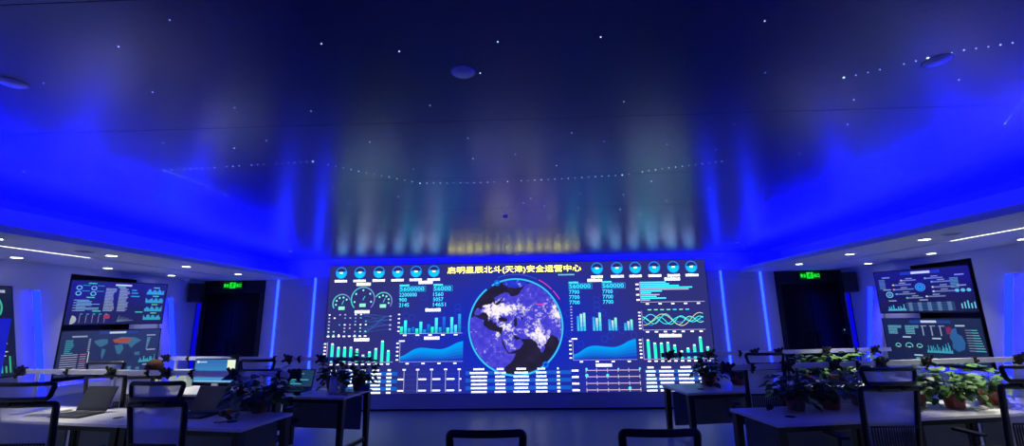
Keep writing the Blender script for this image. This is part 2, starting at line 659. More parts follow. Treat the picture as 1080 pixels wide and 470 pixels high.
# headings of the widgets
d = D()
for x, z, w in ((-3.03, 2.385, .29), (-3.03, 1.845, .30), (-1.78, 2.40, .28), (-1.62, 1.86, .30), (-3.01, 1.31, .30), (-1.63, 1.325, .30), (1.58, 2.385, .30), (3.08, 2.385, .30), (2.95, 1.315, .42), (1.66, .79, .30)):
    d.fuzz(x - w / 2, x + w / 2, z, .062, WHT, 3)
d.build('heading_text', 'display', vw)

# three dial gauges
for cx, cz, r, a0, a1 in ((-3.45, 2.01, .19, 210, 20), (-3.03, 2.09, .245, 225, -45), (-2.62, 2.04, .185, 150, -35)):
    d = D()
    d.ring(cx, cz, r - .022, r, lambda t: tuple(np.array(lin(60, 235, 200)) * (1 - t) + np.array(lin(130, 110, 220)) * t), a0, a1, 28, 2)
    for q in range(5):
        a = math.radians(a0 + (a1 - a0) * (q + .5) / 5)
        d.disc(cx + (r - .07) * math.cos(a), cz + (r - .07) * math.sin(a), .019, MINT, 2, 8)
    d.rect(cx - .062, cz - r * .5 - .03, cx + .062, cz - r * .5 + .035, MINT, 3)
    d.line([(cx, cz - .02), (cx + .04, cz + .06)], .012, lin(90, 230, 220), 3)
    d.build('dial_gauge', 'display', vw)

# number blocks
for x, head, nums in ((-2.3, '5600000', ('2200000', '900', '2145')), (-1.62, '56000', ('1560', '5057', '14651')), (1.06, '560000', ('7700', '7700', '7700')), (1.71, '560000', ('7700', '7700', '7700'))):
    d = D()
    w = .072 * len(head)
    d.rect(x, 2.225, x + w, 2.325, lin(30, 120, 190), 2)
    d.text(head, x + .01, 2.235, .078, CY, 3, w - .02)
    d.fuzz(x, x + .19, 2.345, .042, CY, 2)
    d.line([(x, 2.223), (x + w + .02, 2.223), (x + w + .02, 2.327), (x, 2.327), (x, 2.223)], .008, lin(50, 160, 230), 3)
    for i, t in enumerate(nums):
        d.text(t, x, 2.125 - i * .10, .075, CY, 3, .05 * len(t), .008)
    d.build('number_block', 'display', vw)

# scatter and parallel lines
d = D()
for i in range(8):
    x = -3.68 + i * .105
    for j in range(7):
        if random.random() < .62:
            d.rect(x - .016, 1.39 + j * .065, x + .016, 1.412 + j * .065, random.choice([LAV, MINT, WHT, lin(80, 200, 230)]), 2)
    d.rect(x - .025, 1.365, x + .025, 1.388, WHT, 2)
for i in range(16):
    z0, z1 = random.uniform(1.42, 1.8), random.choice([1.5, 1.58, 1.68, 1.75])
    d.line([(-3.0 + .25 * t, z0 + (z1 - z0) * (3 * (t / 2) ** 2 - 2 * (t / 2) ** 3)) for t in np.linspace(0, 2.1, 8)], .004, lin(60, 110, 190), 1)
for z in (1.5, 1.58, 1.68, 1.75): d.rect(-2.48, z - .014, -2.44, z + .014, LAV, 2)
d.build('scatter_plot', 'displayfine', vw)


def axis(d, x0, z0, x1, z1, nx=0, nz=0):
    d.line([(x0, z1), (x0, z0), (x1, z0)], .009, LAV, 2)
    for i in range(nz): d.rect(x0 - .07, z0 + (z1 - z0) * (i + .5) / nz - .011, x0 - .025, z0 + (z1 - z0) * (i + .5) / nz + .011, WHT, 2)
    for i in range(nx): d.rect(x0 + (x1 - x0) * (i + .5) / nx - .03, z0 - .045, x0 + (x1 - x0) * (i + .5) / nx + .03, z0 - .022, WHT, 2)


# column chart with cyan and blue columns
d = D()
d.line([(-2.27, 1.41), (-1.04, 1.41)], .008, LAV, 2)
for i, (h, c) in enumerate(zip((.13, .25, .10, .12, .09, .22, .07, .17, .12, .29, .11, .31, .10, .30, .15, .36), (GRN, CY, CYB, BLU, GRN, CY, CYB, BLU, GRN, CY, CYB, BLU, GRN, CY, CY, CYB))):
    d.grad(-2.26 + i * .076, 1.415, -2.205 + i * .076, 1.415 + h, tuple(k * .55 for k in c), c, 4, 2)
for j in range(5): d.rect(-2.31, 1.45 + j * .08, -2.27, 1.47 + j * .08, WHT, 2)
for j in range(5): d.rect(-2.2 + j * .25, 1.37, -2.13 + j * .25, 1.392, WHT, 2)
d.build('column_chart', 'display', vw)

# two green column charts
for x0, hs in ((-3.58, (.34, .27, .27, .27, .23, .12, .18, .24, .38, .20)), (2.52, (.34, .28, .28, .29, .24, .13, .18, .24, .38, .20))):
    d = D()
    axis(d, x0 - .1, .885, x0 + 1.2, 1.27, 0, 6)
    for i, h in enumerate(hs):
        x = x0 + i * .123
        d.rect(x - .027, .895, x + .027, .885 + h, GRN, 2)
        d.rect(x - .022, .885 + h, x + .022, .905 + h, WHT, 2)
        d.rect(x - .03, .838, x + .03, .862, WHT, 2)
    d.build('column_chart', 'display', vw)


def area(x0, x1, z0, pts):
    d = D()
    axis(d, x0, z0, x1, 1.27, 4, 5)
    n = 30
    xs = np.linspace(0, 1, n + 1)
    zs = np.interp(xs, [p[0] for p in pts], [p[1] for p in pts])
    for _ in range(3): zs[1:-1] = (zs[:-2] + 2 * zs[1:-1] + zs[2:]) / 4
    for i in range(n):
        xa, xb = x0 + (x1 - x0) * xs[i], x0 + (x1 - x0) * xs[i + 1]
        for j in range(6):
            c = tuple(np.array(lin(26, 60, 190)) * (1 - j / 5) + np.array(lin(0, 165, 255)) * (j / 5))
            a0, a1 = z0 + (zs[i] - z0) * j / 6, z0 + (zs[i] - z0) * (j + 1) / 6
            b0, b1 = z0 + (zs[i + 1] - z0) * j / 6, z0 + (zs[i + 1] - z0) * (j + 1) / 6
            d.face([d.P(xa, a0, 2), d.P(xb, b0, 2), d.P(xb, b1, 2), d.P(xa, a1, 2)], c)
    d.rect(x0 - .02, 1.262, x0 + .09, 1.285, WHT, 2)
    d.build('area_chart', 'display', vw)


curve = [(0, .98), (.08, 1.0), (.2, 1.11), (.33, 1.15), (.5, 1.125), (.66, 1.105), (.78, 1.15), (.9, 1.235), (1, 1.26)]
area(-2.25, -1.02, .885, curve)
area(1.09, 2.29, .885, curve)

# grouped columns
d = D()
for gi, hs in enumerate(((.28, .32, .34), (.26, .24, .34), (.21, .19, .24), (.14, .17, .20))):
    for k, h in enumerate(hs):
        x = 1.19 + gi * .30 + k * .06
        d.grad(x, 1.42, x + .045, 1.42 + h, lin(70, 200, 250), (CYB, lin(200, 240, 245), MINT)[k], 4, 2)
for j in range(9): d.rect(1.07, 1.43 + j * .055, 1.105, 1.448 + j * .055, LAV, 2)
d.build('column_chart', 'display', vw)

# horizontal bars
d = D()
axis(d, 2.44, 1.945, 3.66, 2.34, 5, 0)
for i, (w, c) in enumerate(zip((.50, .56, .75, 1.0, .93, .41, .20, .36, .30, .48, .17), (CY, CY, CY, CY, LAV, CY, CY, LAV, CY, CY, LAV))):
    z = 2.325 - i * .034
    d.rect(2.45, z - .012, 2.45 + w, z + .012, c, 2)
for z in (2.29, 2.2, 2.09, 1.99): d.rect(2.36, z - .014, 2.42, z + .014, WHT, 2)
d.build('bar_chart', 'display', vw)

# wave lines
d = D()
axis(d, 2.44, 1.42, 3.62, 1.78, 7, 6)
xs = np.linspace(0, 1, 50)
for ph, fr, amp, c in ((0, 2.1, .075, CY), (1.6, 2.6, .08, MINT), (3.2, 2.1, .07, CYB), (4.4, 1.6, .12, lin(240, 235, 170)), (2.4, 3.0, .06, GRN)):
    d.line([(2.46 + 1.14 * x, 1.61 + amp * math.sin(ph + fr * 2 * PI * x) + .03 * math.sin(ph * 3 + 9 * x)) for x in xs], .012, c, 3)
for k in range(7): d.rect(2.56 + k * .12, 1.79, 2.63 + k * .12, 1.808, random.choice([CY, MINT, WHT]), 2)
d.build('line_chart', 'display', vw)

# tables along the bottom
for nm, x0, x1, cols_ in (('a', -3.62, -2.28, (.10, .40, .66, .92, 1.18)), ('b', -.965, 1.04, (.255, .66, 1.06, 1.44, 1.76)), ('c', 2.42, 3.7, (.11, .40, .76, 1.08))):
    d = D()
    ws = {'a': (.17, .2, .2, .22, .1), 'b': (.36, .22, .31, .24, .06), 'c': (.20, .30, .32, .2)}[nm]
    for j in range(6):
        z = .668 - j * .068
        if j % 2 == 0: d.rect(x0, z - .034, x1, z + .034, lin(24, 96, 205), 1)
        for cxx, w in zip(cols_, ws):
            ww = w * random.uniform(.8, 1.0)
            d.fuzz(x0 + cxx - ww / 2, x0 + cxx + ww / 2, z, .034, WHT, 3)
    for cxx, w in zip(cols_, ws): d.fuzz(x0 + cxx - w * .3, x0 + cxx + w * .3, .738, .034, WHT, 3)
    d.build('data_table', 'display', vw)

# schedule charts left and right of the table
d = D()
for i, x in enumerate((-2.15, -1.89, -1.62, -1.35, -1.09)):
    d.line([(x, .33), (x, .72)], .010, LAV, 2)
    d.rect(x - .03, .728, x + .03, .752, WHT, 2)
    for z in (.565, .36):
        if i == 0: d.rect(x - .12, z - .013, x - .01, z + .013, WHT, 2)
        elif i < 4: d.rect(x + .02, z - .013, x + .17, z + .013, WHT, 2)
        else: d.rect(x + .01, z - .013, x + .04, z + .013, WHT, 2)
for z in (.66, .56, .46, .36): d.line([(-2.2, z), (-1.1, z)], .005, lin(50, 80, 190), 1)
d.build('schedule_chart', 'display', vw)
d = D()
for j, z in enumerate((.695, .58, .462, .345)):
    d.line([(1.32, z), (2.33, z)], .012, lin(245, 200, 220), 2)
    for k in range(6): d.line([(1.32 + k * .2, z - .035), (1.32 + k * .2, z + .035)], .012, LAV, 2)
    d.fuzz(1.05, 1.19, z, .036, WHT, 3)
for x, z, r in ((1.33, .72, .022), (2.33, .72, .02), (1.93, .72, .014), (1.33, .605, .03), (1.72, .605, .026), (2.12, .375, .028)):
    d.disc(x, z, r, CY, 3, 10)
d.build('timeline_chart', 'display', vw)


# the globe
def globe():
    GC, GR = (0.0, 1.525), .885
    lat0, lon0, KS = math.radians(38), math.radians(51), .76
    N = 170
    g = np.linspace(-1, 1, N + 1)
    gx, gz = np.meshgrid((g[:-1] + g[1:]) / 2, (g[:-1] + g[1:]) / 2)
    rho = np.sqrt(gx ** 2 + gz ** 2)
    ins = rho < 1.0
    gx, gz, rho = gx * KS, gz * KS, rho * KS
    c = np.arcsin(np.clip(rho, 0, 1))
    rho_ = np.maximum(rho, 1e-6)
    lat = np.degrees(np.arcsin(np.clip(np.cos(c) * math.sin(lat0) + gz * np.sin(c) * math.cos(lat0) / rho_, -1, 1)))
    lon = np.degrees(lon0 + np.arctan2(gx * np.sin(c), rho_ * math.cos(lat0) * np.cos(c) - gz * math.sin(lat0) * np.sin(c)))
    lon = (lon + 180) % 360 - 180

    def poly(p):
        r = np.zeros(lon.shape, bool)
        for (x0, y0), (x1, y1) in zip(p, p[1:] + p[:1]):
            if y0 == y1: continue
            k = ((y0 > lat) != (y1 > lat)) & (lon < (x1 - x0) * (lat - y0) / (y1 - y0) + x0)
            r ^= k
        return r
    eur = [(-9, 37), (-9, 43), (-1, 44), (-4, 48), (2, 51), (8, 54), (9, 57), (12, 55), (20, 55), (24, 59), (30, 60), (22, 60), (24, 66), (18, 60), (14, 56), (10, 59), (5, 60), (12, 66), (20, 70), (30, 71), (42, 67), (60, 69), (70, 73), (90, 76), (105, 78), (130, 73), (160, 70), (179, 68), (160, 60), (141, 53), (130, 43), (122, 40), (122, 31), (115, 22), (108, 21), (109, 12), (104, 1), (98, 10), (97, 16), (91, 22), (86, 20), (80, 15), (80, 12), (77, 8), (73, 17), (72, 21), (67, 25), (57, 26), (50, 30), (48, 30), (51, 25), (56, 26), (59, 22), (55, 17), (45, 13), (43, 14), (39, 21), (35, 28), (36, 36), (28, 36), (26, 39), (23, 38), (20, 40), (14, 45), (18, 40), (16, 38), (12, 43), (8, 44), (3, 43), (0, 39), (-5, 36)]
    afr = [(-6, 35), (10, 37), (11, 33), (20, 31), (32, 31), (35, 28), (37, 21), (43, 12), (51, 12), (48, 5), (40, -4), (40, -15), (33, -26), (20, -34), (12, -17), (9, 0), (0, 5), (-10, 6), (-17, 14), (-16, 22)]
    land = poly(eur) | poly(afr)
    land |= (lat > 77)
    for x, y, a, b in ((34, 43.3, 6.5, 2), (51, 42, 2.2, 4.5), (52, 27, 3, 1.2), (60, 45, 1.6, 1.2)):
        land &= ~(((lon - x) / a) ** 2 + ((lat - y) / b) ** 2 < 1)

    def noise(sc, seed):
        r = np.random.RandomState(seed).rand(64, 64)
        X, Y = (gx + 1.3) * sc % 63, (gz + 1.3) * sc % 63
        i, j = X.astype(int), Y.astype(int)
        fx, fy = X - i, Y - j
        fx, fy = fx * fx * (3 - 2 * fx), fy * fy * (3 - 2 * fy)
        i2, j2 = (i + 1) % 64, (j + 1) % 64
        return r[i, j] * (1 - fx) * (1 - fy) + r[i2, j] * fx * (1 - fy) + r[i, j2] * (1 - fx) * fy + r[i2, j2] * fx * fy
    n1, n2, n3, n4 = noise(9, 1), noise(20, 2), noise(36, 3), noise(48, 4)
    nn = .18 * n1 + .24 * n2 + .28 * n3 + .3 * n4
    dens = np.zeros(lon.shape)
    for x, y, a, b, k in ((10, 50, 18, 9, .60), (30, 52, 14, 8, .45), (78, 22, 9, 10, .60), (44, 34, 9, 6, .36), (115, 33, 14, 12, .55), (45, 54, 18, 6, .36), (68, 32, 9, 8, .34), (70, 55, 20, 5, .26), (45, 20, 9, 7, .22), (31, 29, 3, 4, .5), (100, 45, 20, 10, .15), (75, 42, 12, 5, .22), (13, 41, 5, 6, .4), (35, 37, 9, 4, .35)):
        dens += k * np.exp(-((lon - x) / a) ** 2 - ((lat - y) / b) ** 2)
    w = np.clip((dens * 1.1 + nn * 1.35 - .92) * 2.4, 0, 1) * land
    L0, L1, SEA, WW = np.array(lin(62, 58, 205)), np.array(lin(88, 80, 225)), np.array(lin(38, 34, 62)), np.array(lin(250, 240, 250, 1.05))
    NS = np.array(lin(44, 60, 215))
    d = D()
    for j in range(N):
        for i in range(N):
            if not ins[j, i]: continue
            if land[j, i]:
                base = L0 * (1 - n2[j, i]) + L1 * n2[j, i]
                if lat[j, i] > 77: base = NS * (.7 + .5 * n2[j, i])
            else:
                base = SEA * (.8 + .4 * n1[j, i])
            cc = base * (1 - w[j, i]) + WW * w[j, i]
            x0, x1 = GC[0] + GR * g[i], GC[0] + GR * g[i + 1]
            z0, z1 = GC[1] + GR * g[j], GC[1] + GR * g[j + 1]
            d.rect(x0, z0, x1, z1, tuple(cc), 2)
    o = d.build('globe_picture', 'displayfine', vw)
    r = D()
    r.ring(GC[0], GC[1], .895, .925, lin(60, 205, 255), 120, -50 + 0, 50, 3)
    r.ring(GC[0], GC[1], .895, .925, lin(60, 205, 255), 128, 305, 60, 3)
    r.ring(GC[0], GC[1], .845, .872, lin(20, 60, 200), 0, 360, 60, 1.5)
    for a, rr in ((113, .91), (-52, .91)):
        x, z = GC[0] + rr * math.cos(math.radians(a)), GC[1] + rr * math.sin(math.radians(a))
        r.ring(x, z, .026, .06, lin(20, 110, 240), n=16, l=4)
    r.ring(GC[0], GC[1], .995, 1.012, lin(235, 70, 180), 62, 44, 8, 3)
    r.ring(GC[0], GC[1], .995, 1.012, lin(235, 70, 180), 42, 30, 8, 3)
    r.ring(GC[0], GC[1], .995, 1.008, lin(50, 90, 225), 110, 64, 12, 3)
    r.line([(.42, 1.94), (.56, 1.93)], .02, lin(240, 70, 190), 4)
    r.build('globe_ring', 'display', vw)


globe()


# ------------------------------------------------------------------ doors in the front wall
for i, (s, nm) in enumerate(((-1, 'left'), (1, 'right'))):
    x0, x1 = 5.06, 6.29
    m = MB()
    m.lo_hi((s * x0, YF - .03, 0), (s * (x0 + .07), YF + .055, ZS - .005))
    m.lo_hi((s * (x1 - .07), YF - .03, 0), (s * x1, YF + .055, ZS - .005))
    m.lo_hi((s * (x0 + .07), YF - .03, ZS - .24), (s * (x1 - .07), YF + .055, ZS - .005))
    dr = struct('door_%d' % (i + 1), m, 'blackmat', 'dark double glass door under the green exit sign on the %s' % nm, 'door')
    xm = (x0 + x1) / 2
    for k, (a, b) in enumerate(((x0 + .075, xm - .004), (xm + .004, x1 - .075))):
        lf = MB().lo_hi((s * a, YF + .012, .01), (s * b, YF + .04, ZS - .245), bev=.003).build('door_leaf', 'glass', dr)
        hx = s * (xm + (-.07 if k == 0 else .07))
        hb = MB().tube([(hx, YF - .035, .85), (hx, YF - .035, 1.35)], .012, 8)
        hb.cyl((hx, YF - .035, .92), (hx, YF + .012, .92), .008, n=8).cyl((hx, YF - .035, 1.28), (hx, YF + .012, 1.28), .008, n=8)
        hb.build('door_handle', 'frame', lf, True)
    # exit sign
    ex = thing('exit_sign', 'green lit emergency exit sign above the %s dark door' % nm, 'exit sign', (s * 5.68, YF - .06, 2.40), 0, 'exit signs')
    MB().lo_hi((-.20, -.012, -.075), (.20, .028, .075), bev=.005).build('housing', 'black', ex)
    g = D()
    GG, GD = lin(30, 245, 60, 1.5), lin(4, 60, 14)
    g.rect(-.19, -.065, .19, .065, GD, 11)
    g.rect(-.062, -.058, .062, .060, lin(20, 225, 50, 1.2), 12)
    g.text('安全', -.178, -.035, .07, GG, 13, .105, .02)
    g.text('出口', .073, -.035, .07, GG, 13, .105, .02)
    DK = lin(2, 50, 10)
    g.disc(.012, .042, .011, DK, 13, 10)
    g.line([(.006, .03), (-.008, -.005)], .017, DK, 13)
    g.line([(-.008, -.005), (.018, -.02), (.010, -.048)], .010, DK, 13)
    g.line([(-.008, -.005), (-.02, -.028), (-.045, -.034)], .010, DK, 13)
    g.line([(.004, .024), (.026, .012), (.04, .022)], .008, DK, 13)
    g.line([(.004, .024), (-.02, .022), (-.03, .004)], .008, DK, 13)
    g.build('lit_face', 'display', ex)
    # speaker high in the corner
    sp = thing('loudspeaker', 'black box loudspeaker high in the %s front corner' % nm, 'speaker', (s * 6.17, 8.36, 2.06), s * -.35, 'corner loudspeakers')
    MB().box((0, 0, .18), (.22, .22, .36), bev=.012).build('cabinet', 'black', sp)
    MB().box((0, -.113, .18), (.19, .01, .32), bev=.004).build('grille', 'blackmat', sp)
    MB().cyl((0, .11, .18), (s * .045, .27, .18), .018, n=8).build('wall_bracket', 'frame', sp)
    # vertical blue strip in the corner
    cs = thing('corner_light', 'dim vertical blue light in the %s front corner beside the dark door' % nm, 'strip light', (s * 6.285, 8.60, 0), 0, 'corner strips')
    MB().lo_hi((s * .0, -.05, .5), (s * .013, .05, 2.06)).build('profile', 'frame', cs)
    MB().lo_hi((s * -.012, -.045, .51), (s * .0, .045, 2.05)).build('diffuser', 'corner', cs)
ar = thing('access_reader', 'small black card reader with a green dot on the right door frame', 'card reader', (6.17, YF - .035, 1.35))
MB().lo_hi((-.035, -.015, -.06), (.035, .004, .06), bev=.004).build('housing', 'black', ar)
MB().cyl((0, -.016, .03), (0, -.0215, .03), .009, n=10).build('status_lamp', 'dotgreen', ar)

# ------------------------------------------------------------------ leaning blue light columns on the side walls
for s, nm in ((-1, 'left'), (1, 'right')):
    for k, (yt, w_) in enumerate(((7.90, 'by the dark door'), (5.64, 'at the edge of the picture'))):
        if s > 0: yt += .02 if k == 0 else .02
        if s < 0: yt -= .10 if k == 0 else .06
        t = thing('light_column', 'leaning bright blue light column on the %s wall %s' % (nm, w_), 'light column', (s * XW, yt, 0), 0, 'leaning blue light columns')
        sl = -.26 / 1.07           # lean along the wall
        def leanbox(y0, y1, xa, xb, za, zb):
            vs = []
            for z in (za, zb):
                o = sl * (z - 2.15)
                for x, y in ((xa, y0), (xb, y0), (xb, y1), (xa, y1)): vs.append((x * -s, y + o, z))
            return MB().add(vs, [(0, 1, 2, 3), (7, 6, 5, 4), (0, 4, 5, 1), (1, 5, 6, 2), (2, 6, 7, 3), (3, 7, 4, 0)])
        leanbox(-.22, .07, .0, .03, .45, 2.15).build('back_plate', 'panel', t)
        leanbox(-.012, .012, .03, .07, .46, 2.14).build('lamp_base', 'white', t)
        leanbox(-.034, .034, .07, .10, .47, 2.13).build('tube', 'tube', t)
        leanbox(-.04, .04, .03, .105, 2.13, 2.15).build('end_cap', 'panel', t)

# ------------------------------------------------------------------ wall monitors
CYM, TEAL, DIMW = lin(90, 190, 220), lin(60, 160, 175), lin(150, 165, 190)


def monitor_base(s, upper, label):
    if s < 0: P0, P1 = Vector((-6.42, 6.19, 0)), Vector((-5.85, 7.27, 0))
    else: P0, P1 = Vector((5.85, 7.33, 0)), Vector((6.42, 6.34, 0))
    dx = P1 - P0
    rz = math.atan2(dx.y, dx.x)
    zt = 2.33 if upper else 1.60
    c = (P0 + P1) / 2
    t = thing('wall_monitor', label, 'monitor', (c.x, c.y, zt - .66), rz, 'paired wall monitors')
    w, h = dx.length, .66
    MB().lo_hi((-w / 2, .0, 0), (w / 2, .045, h), bev=.006).build('bezel', 'black', t)
    MB().lo_hi((-.15, .045, .2), (.15, .10, .46), bev=.006).build('wall_mount', 'frame', t)
    return t, w, h


def screen_on(t, w, h, bg, bg2):
    d = D()
    for i in range(10):
        for j in range(6):
            q = (i + j) / 14
            d.rect(-w / 2 + .014 + (w - .028) * i / 10, .016 + (h - .03) * j / 6, -w / 2 + .014 + (w - .028) * (i + 1) / 10, .016 + (h - .03) * (j + 1) / 6, tuple(bg[k] * (1 - q) + bg2[k] * q for k in range(3)), 1)
    return d


# left upper: gauges, text columns, area charts
t, w, h = monitor_base(-1, True, 'upper monitor on the left wall showing text columns and small charts')
d = screen_on(t, w, h, lin(30, 30, 100), lin(34, 36, 70))
X = lambda u: -w / 2 + .014 + (w - .028) * u
Z = lambda v: .016 + (h - .03) * (1 - v)
d.rect(X(.43), Z(.085), X(.6), Z(.045), lin(215, 225, 240), 2)
for u, v in ((.08, .16), (.22, .16), (.08, .29), (.22, .29)):
    d.ring(X(u), Z(v), .022, .034, lin(120, 200, 220), n=16, l=2)
    d.fuzz(X(u + .03), X(u + .10), Z(v - .06), .012, TEAL, 2)
for u, v in ((.16, .05), (.16, .38), (.24, .70), (.68, .72), (.46, .12)): d.rect(X(u), Z(v + .012), X(u + .08), Z(v - .012), lin(70, 220, 170), 2)
for i in range(9): d.rect(X(.08 if i % 2 else .05), Z(.44 + i * .03), X(.16 + random.random() * .14), Z(.455 + i * .03), lin(130, 180, 230), 2)
for u0 in (.34, .48):
    for i in range(17): d.fuzz(X(u0), X(u0 + .08 + random.random() * .03), Z(.16 + i * .033), .016, lin(140, 160, 185), 2)
for u in (.62, .62, .62): pass
for i, v in enumerate((.18, .25, .33)): d.rect(X(.61), Z(v + .015), X(.66 + .02 * i), Z(v - .015), TEAL, 2)
d.ring(X(.05), Z(.90), 0, .065, lin(170, 185, 190), 80, -90, 14, 2)
for i in range(5): d.rect(X(.13 + i * .06), Z(.97), X(.134 + i * .06), Z(.78), DIMW, 2); d.rect(X(.13 + i * .06), Z(.78), X(.155 + i * .06), Z(.755), TEAL, 2)
d.rect(X(.36), Z(.88), X(.42), Z(.78), lin(170, 50, 80), 2)
for i in range(7): d.line([(X(.5), Z(.95)), (X(.52 + .025 * i), Z(.8 + .02 * i))], .006, lin(150, 70, 90) if i % 2 else TEAL, 2)
for k in range(4):
    v0 = .27 + k * .215
    n = 22
    hs = [.05 + .10 * abs(math.sin(i * .5 + k * 1.7)) * random.uniform(.5, 1) for i in range(n)]
    for i in range(n): d.rect(X(.775 + .2 * i / n), Z(v0), X(.775 + .2 * (i + 1) / n), Z(v0 - hs[i]), lin(60, 165, 200), 2)
    d.rect(X(.85), Z(v0 - .16), X(.92), Z(v0 - .185), lin(110, 210, 150), 2)
d.build('screen', 'monitor', t)

# left lower: world map with red patch
t, w, h = monitor_base(-1, False, 'lower monitor on the left wall showing a world map with a red patch')
d = screen_on(t, w, h, lin(36, 46, 92), lin(44, 58, 108))
X = lambda u: -w / 2 + .014 + (w - .028) * u
Z = lambda v: .016 + (h - .03) * (1 - v)
d.rect(X(.35), Z(.085), X(.75), Z(.02), lin(40, 66, 150), 2)
d.rect(X(.45), Z(.075), X(.62), Z(.03), lin(205, 215, 235), 3)
d.rect(X(.10), Z(.14), X(.24), Z(.105), DIMW, 2)
for i in range(8): d.rect(X(.05), Z(.2 + i * .04), X(.09 + .04 * random.random()), Z(.22 + i * .04), TEAL, 2)
for i in range(8): d.rect(X(.26), Z(.18 + i * .04), X(.28), Z(.2 + i * .04), DIMW, 2)
for i in range(9):
    d.rect(X(.03), Z(.52 + i * .05), X(.18), Z(.535 + i * .05), lin(170, 175, 200), 2)
    d.rect(X(.20), Z(.52 + i * .05), X(.26), Z(.535 + i * .05), lin(210, 110, 120) if i % 3 == 0 else DIMW, 2)
d.rect(X(.275), Z(.98), X(.283), Z(.48), lin(205, 210, 225), 2)
mapc = lin(60, 112, 150)
for pl in ([(.31, .24), (.37, .2), (.44, .2), (.45, .3), (.41, .36), (.38, .38), (.34, .32)], [(.40, .42), (.44, .45), (.43, .56), (.415, .68), (.40, .56)], [(.52, .36), (.60, .34), (.62, .44), (.59, .58), (.56, .56), (.54, .46)], [(.50, .22), (.58, .16), (.72, .18), (.80, .26), (.74, .34), (.70, .44), (.66, .34), (.56, .32)], [(.74, .54), (.80, .54), (.80, .62), (.75, .62)]):
    d.face([d.P(X(u), Z(v), 2) for u, v in pl][::-1], mapc)
d.face([d.P(X(u), Z(v), 3) for u, v in ((.49, .22), (.62, .19), (.70, .23), (.66, .30), (.52, .30))][::-1], lin(170, 80, 66))
for i in range(10): d.rect(X(.86), Z(.2 + i * .03), X(.90 - .003 * i), Z(.215 + i * .03), lin(110, 170, 190), 2)
for u, v in ((.9, .14), (.92, .5), (.9, .86), (.52, .84)): d.rect(X(u - .05), Z(v + .015), X(u + .05), Z(v - .015), DIMW, 2)
for i in range(26): d.rect(X(.80 + i * .007), Z(.8), X(.805 + i * .007), Z(.8 - .03 - .16 * abs(math.sin(i * .6)) * random.random()), lin(70, 190, 215), 2)
for i in range(6): d.rect(X(.33 + i * .09), Z(.97), X(.37 + i * .09), Z(.88 + .03 * (i % 2)), lin(60, 130, 165), 2)
d.build('screen', 'monitor', t)

# right upper: network diagram
t, w, h = monitor_base(1, True, 'upper monitor on the right wall showing a hub diagram with a blue circle')
d = screen_on(t, w, h, lin(24, 26, 70), lin(24, 22, 74))
X = lambda u: -w / 2 + .014 + (w - .028) * u
Z = lambda v: .016 + (h - .03) * (1 - v)
d.rect(X(.30), Z(.11), X(.72), Z(.04), lin(30, 60, 150), 2)
d.rect(X(.42), Z(.1), X(.62), Z(.045), lin(215, 225, 245), 3)
d.disc(X(.49), Z(.42), .062, lin(70, 150, 210), 2, 24)
d.disc(X(.49), Z(.42), .05, lin(20, 110, 220), 3, 24)
d.ring(X(.49), Z(.42), .025, .03, lin(90, 200, 250), n=20, l=4)
for i, (u0, u1, v, c) in enumerate(((.30, .46, .24, (230, 210, 90)), (.20, .40, .34, (235, 220, 110)), (.20, .42, .45, (240, 180, 110)), (.22, .43, .56, (110, 190, 240)), (.33, .5, .66, (90, 220, 100)), (.56, .74, .22, (110, 190, 240)), (.62, .80, .31, (110, 190, 240)), (.62, .83, .43, (220, 225, 235)), (.62, .83, .53, (220, 225, 235)), (.54, .73, .64, (220, 225, 235)))):
    d.rect(X(u0), Z(v + .018), X(u1), Z(v - .012), lin(110, 130, 160), 2)
    d.disc(X(u0), Z(v), .013, lin(*c), 3, 10)
    d.rect(X((u0 + u1) / 2 - .03), Z(v - .03), X((u0 + u1) / 2 + .04), Z(v - .05), DIMW, 2)
d.ring(X(.14), Z(.57), .034, .046, lin(120, 215, 240), n=20, l=2)
d.ring(X(.14), Z(.57), .01, .018, lin(120, 215, 240), n=12, l=2)
for u, v in ((.13, .15), (.12, .45), (.16, .72), (.9, .18), (.9, .42), (.5, .72)): d.rect(X(u - .045), Z(v + .013), X(u + .045), Z(v - .013), DIMW, 2)
for i in range(8): d.rect(X(.04), Z(.2 + i * .03), X(.11), Z(.217 + i * .03), lin(90, 130, 170), 2); d.rect(X(.80), Z(.24 + i * .03), X(.88), Z(.257 + i * .03), lin(90, 150, 180), 2)
for i in range(3): d.disc(X(.85 + i * .055), Z(.53), .024, lin(110, 200, 220), 2, 14)
for i in range(5): d.rect(X(.86 + i * .03), Z(.93), X(.872 + i * .03), Z(.82 - .03 * (i % 3)), lin(110, 220, 240), 2)
for i in range(16): d.rect(X(.09 + i * .013), Z(.96), X(.10 + i * .013), Z(.93 - .16 * abs(math.sin(i * .8)) * random.random()), lin(90, 200, 235), 2)
for i in range(6): d.rect(X(.30), Z(.78 + i * .033), X(.80), Z(.797 + i * .033), lin(44, 90, 140), 2)
for i in range(5): d.rect(X(.33 + i * .1), Z(.97), X(.37 + i * .1), Z(.77), lin(90, 120, 160), 3)
d.build('screen', 'monitor', t)

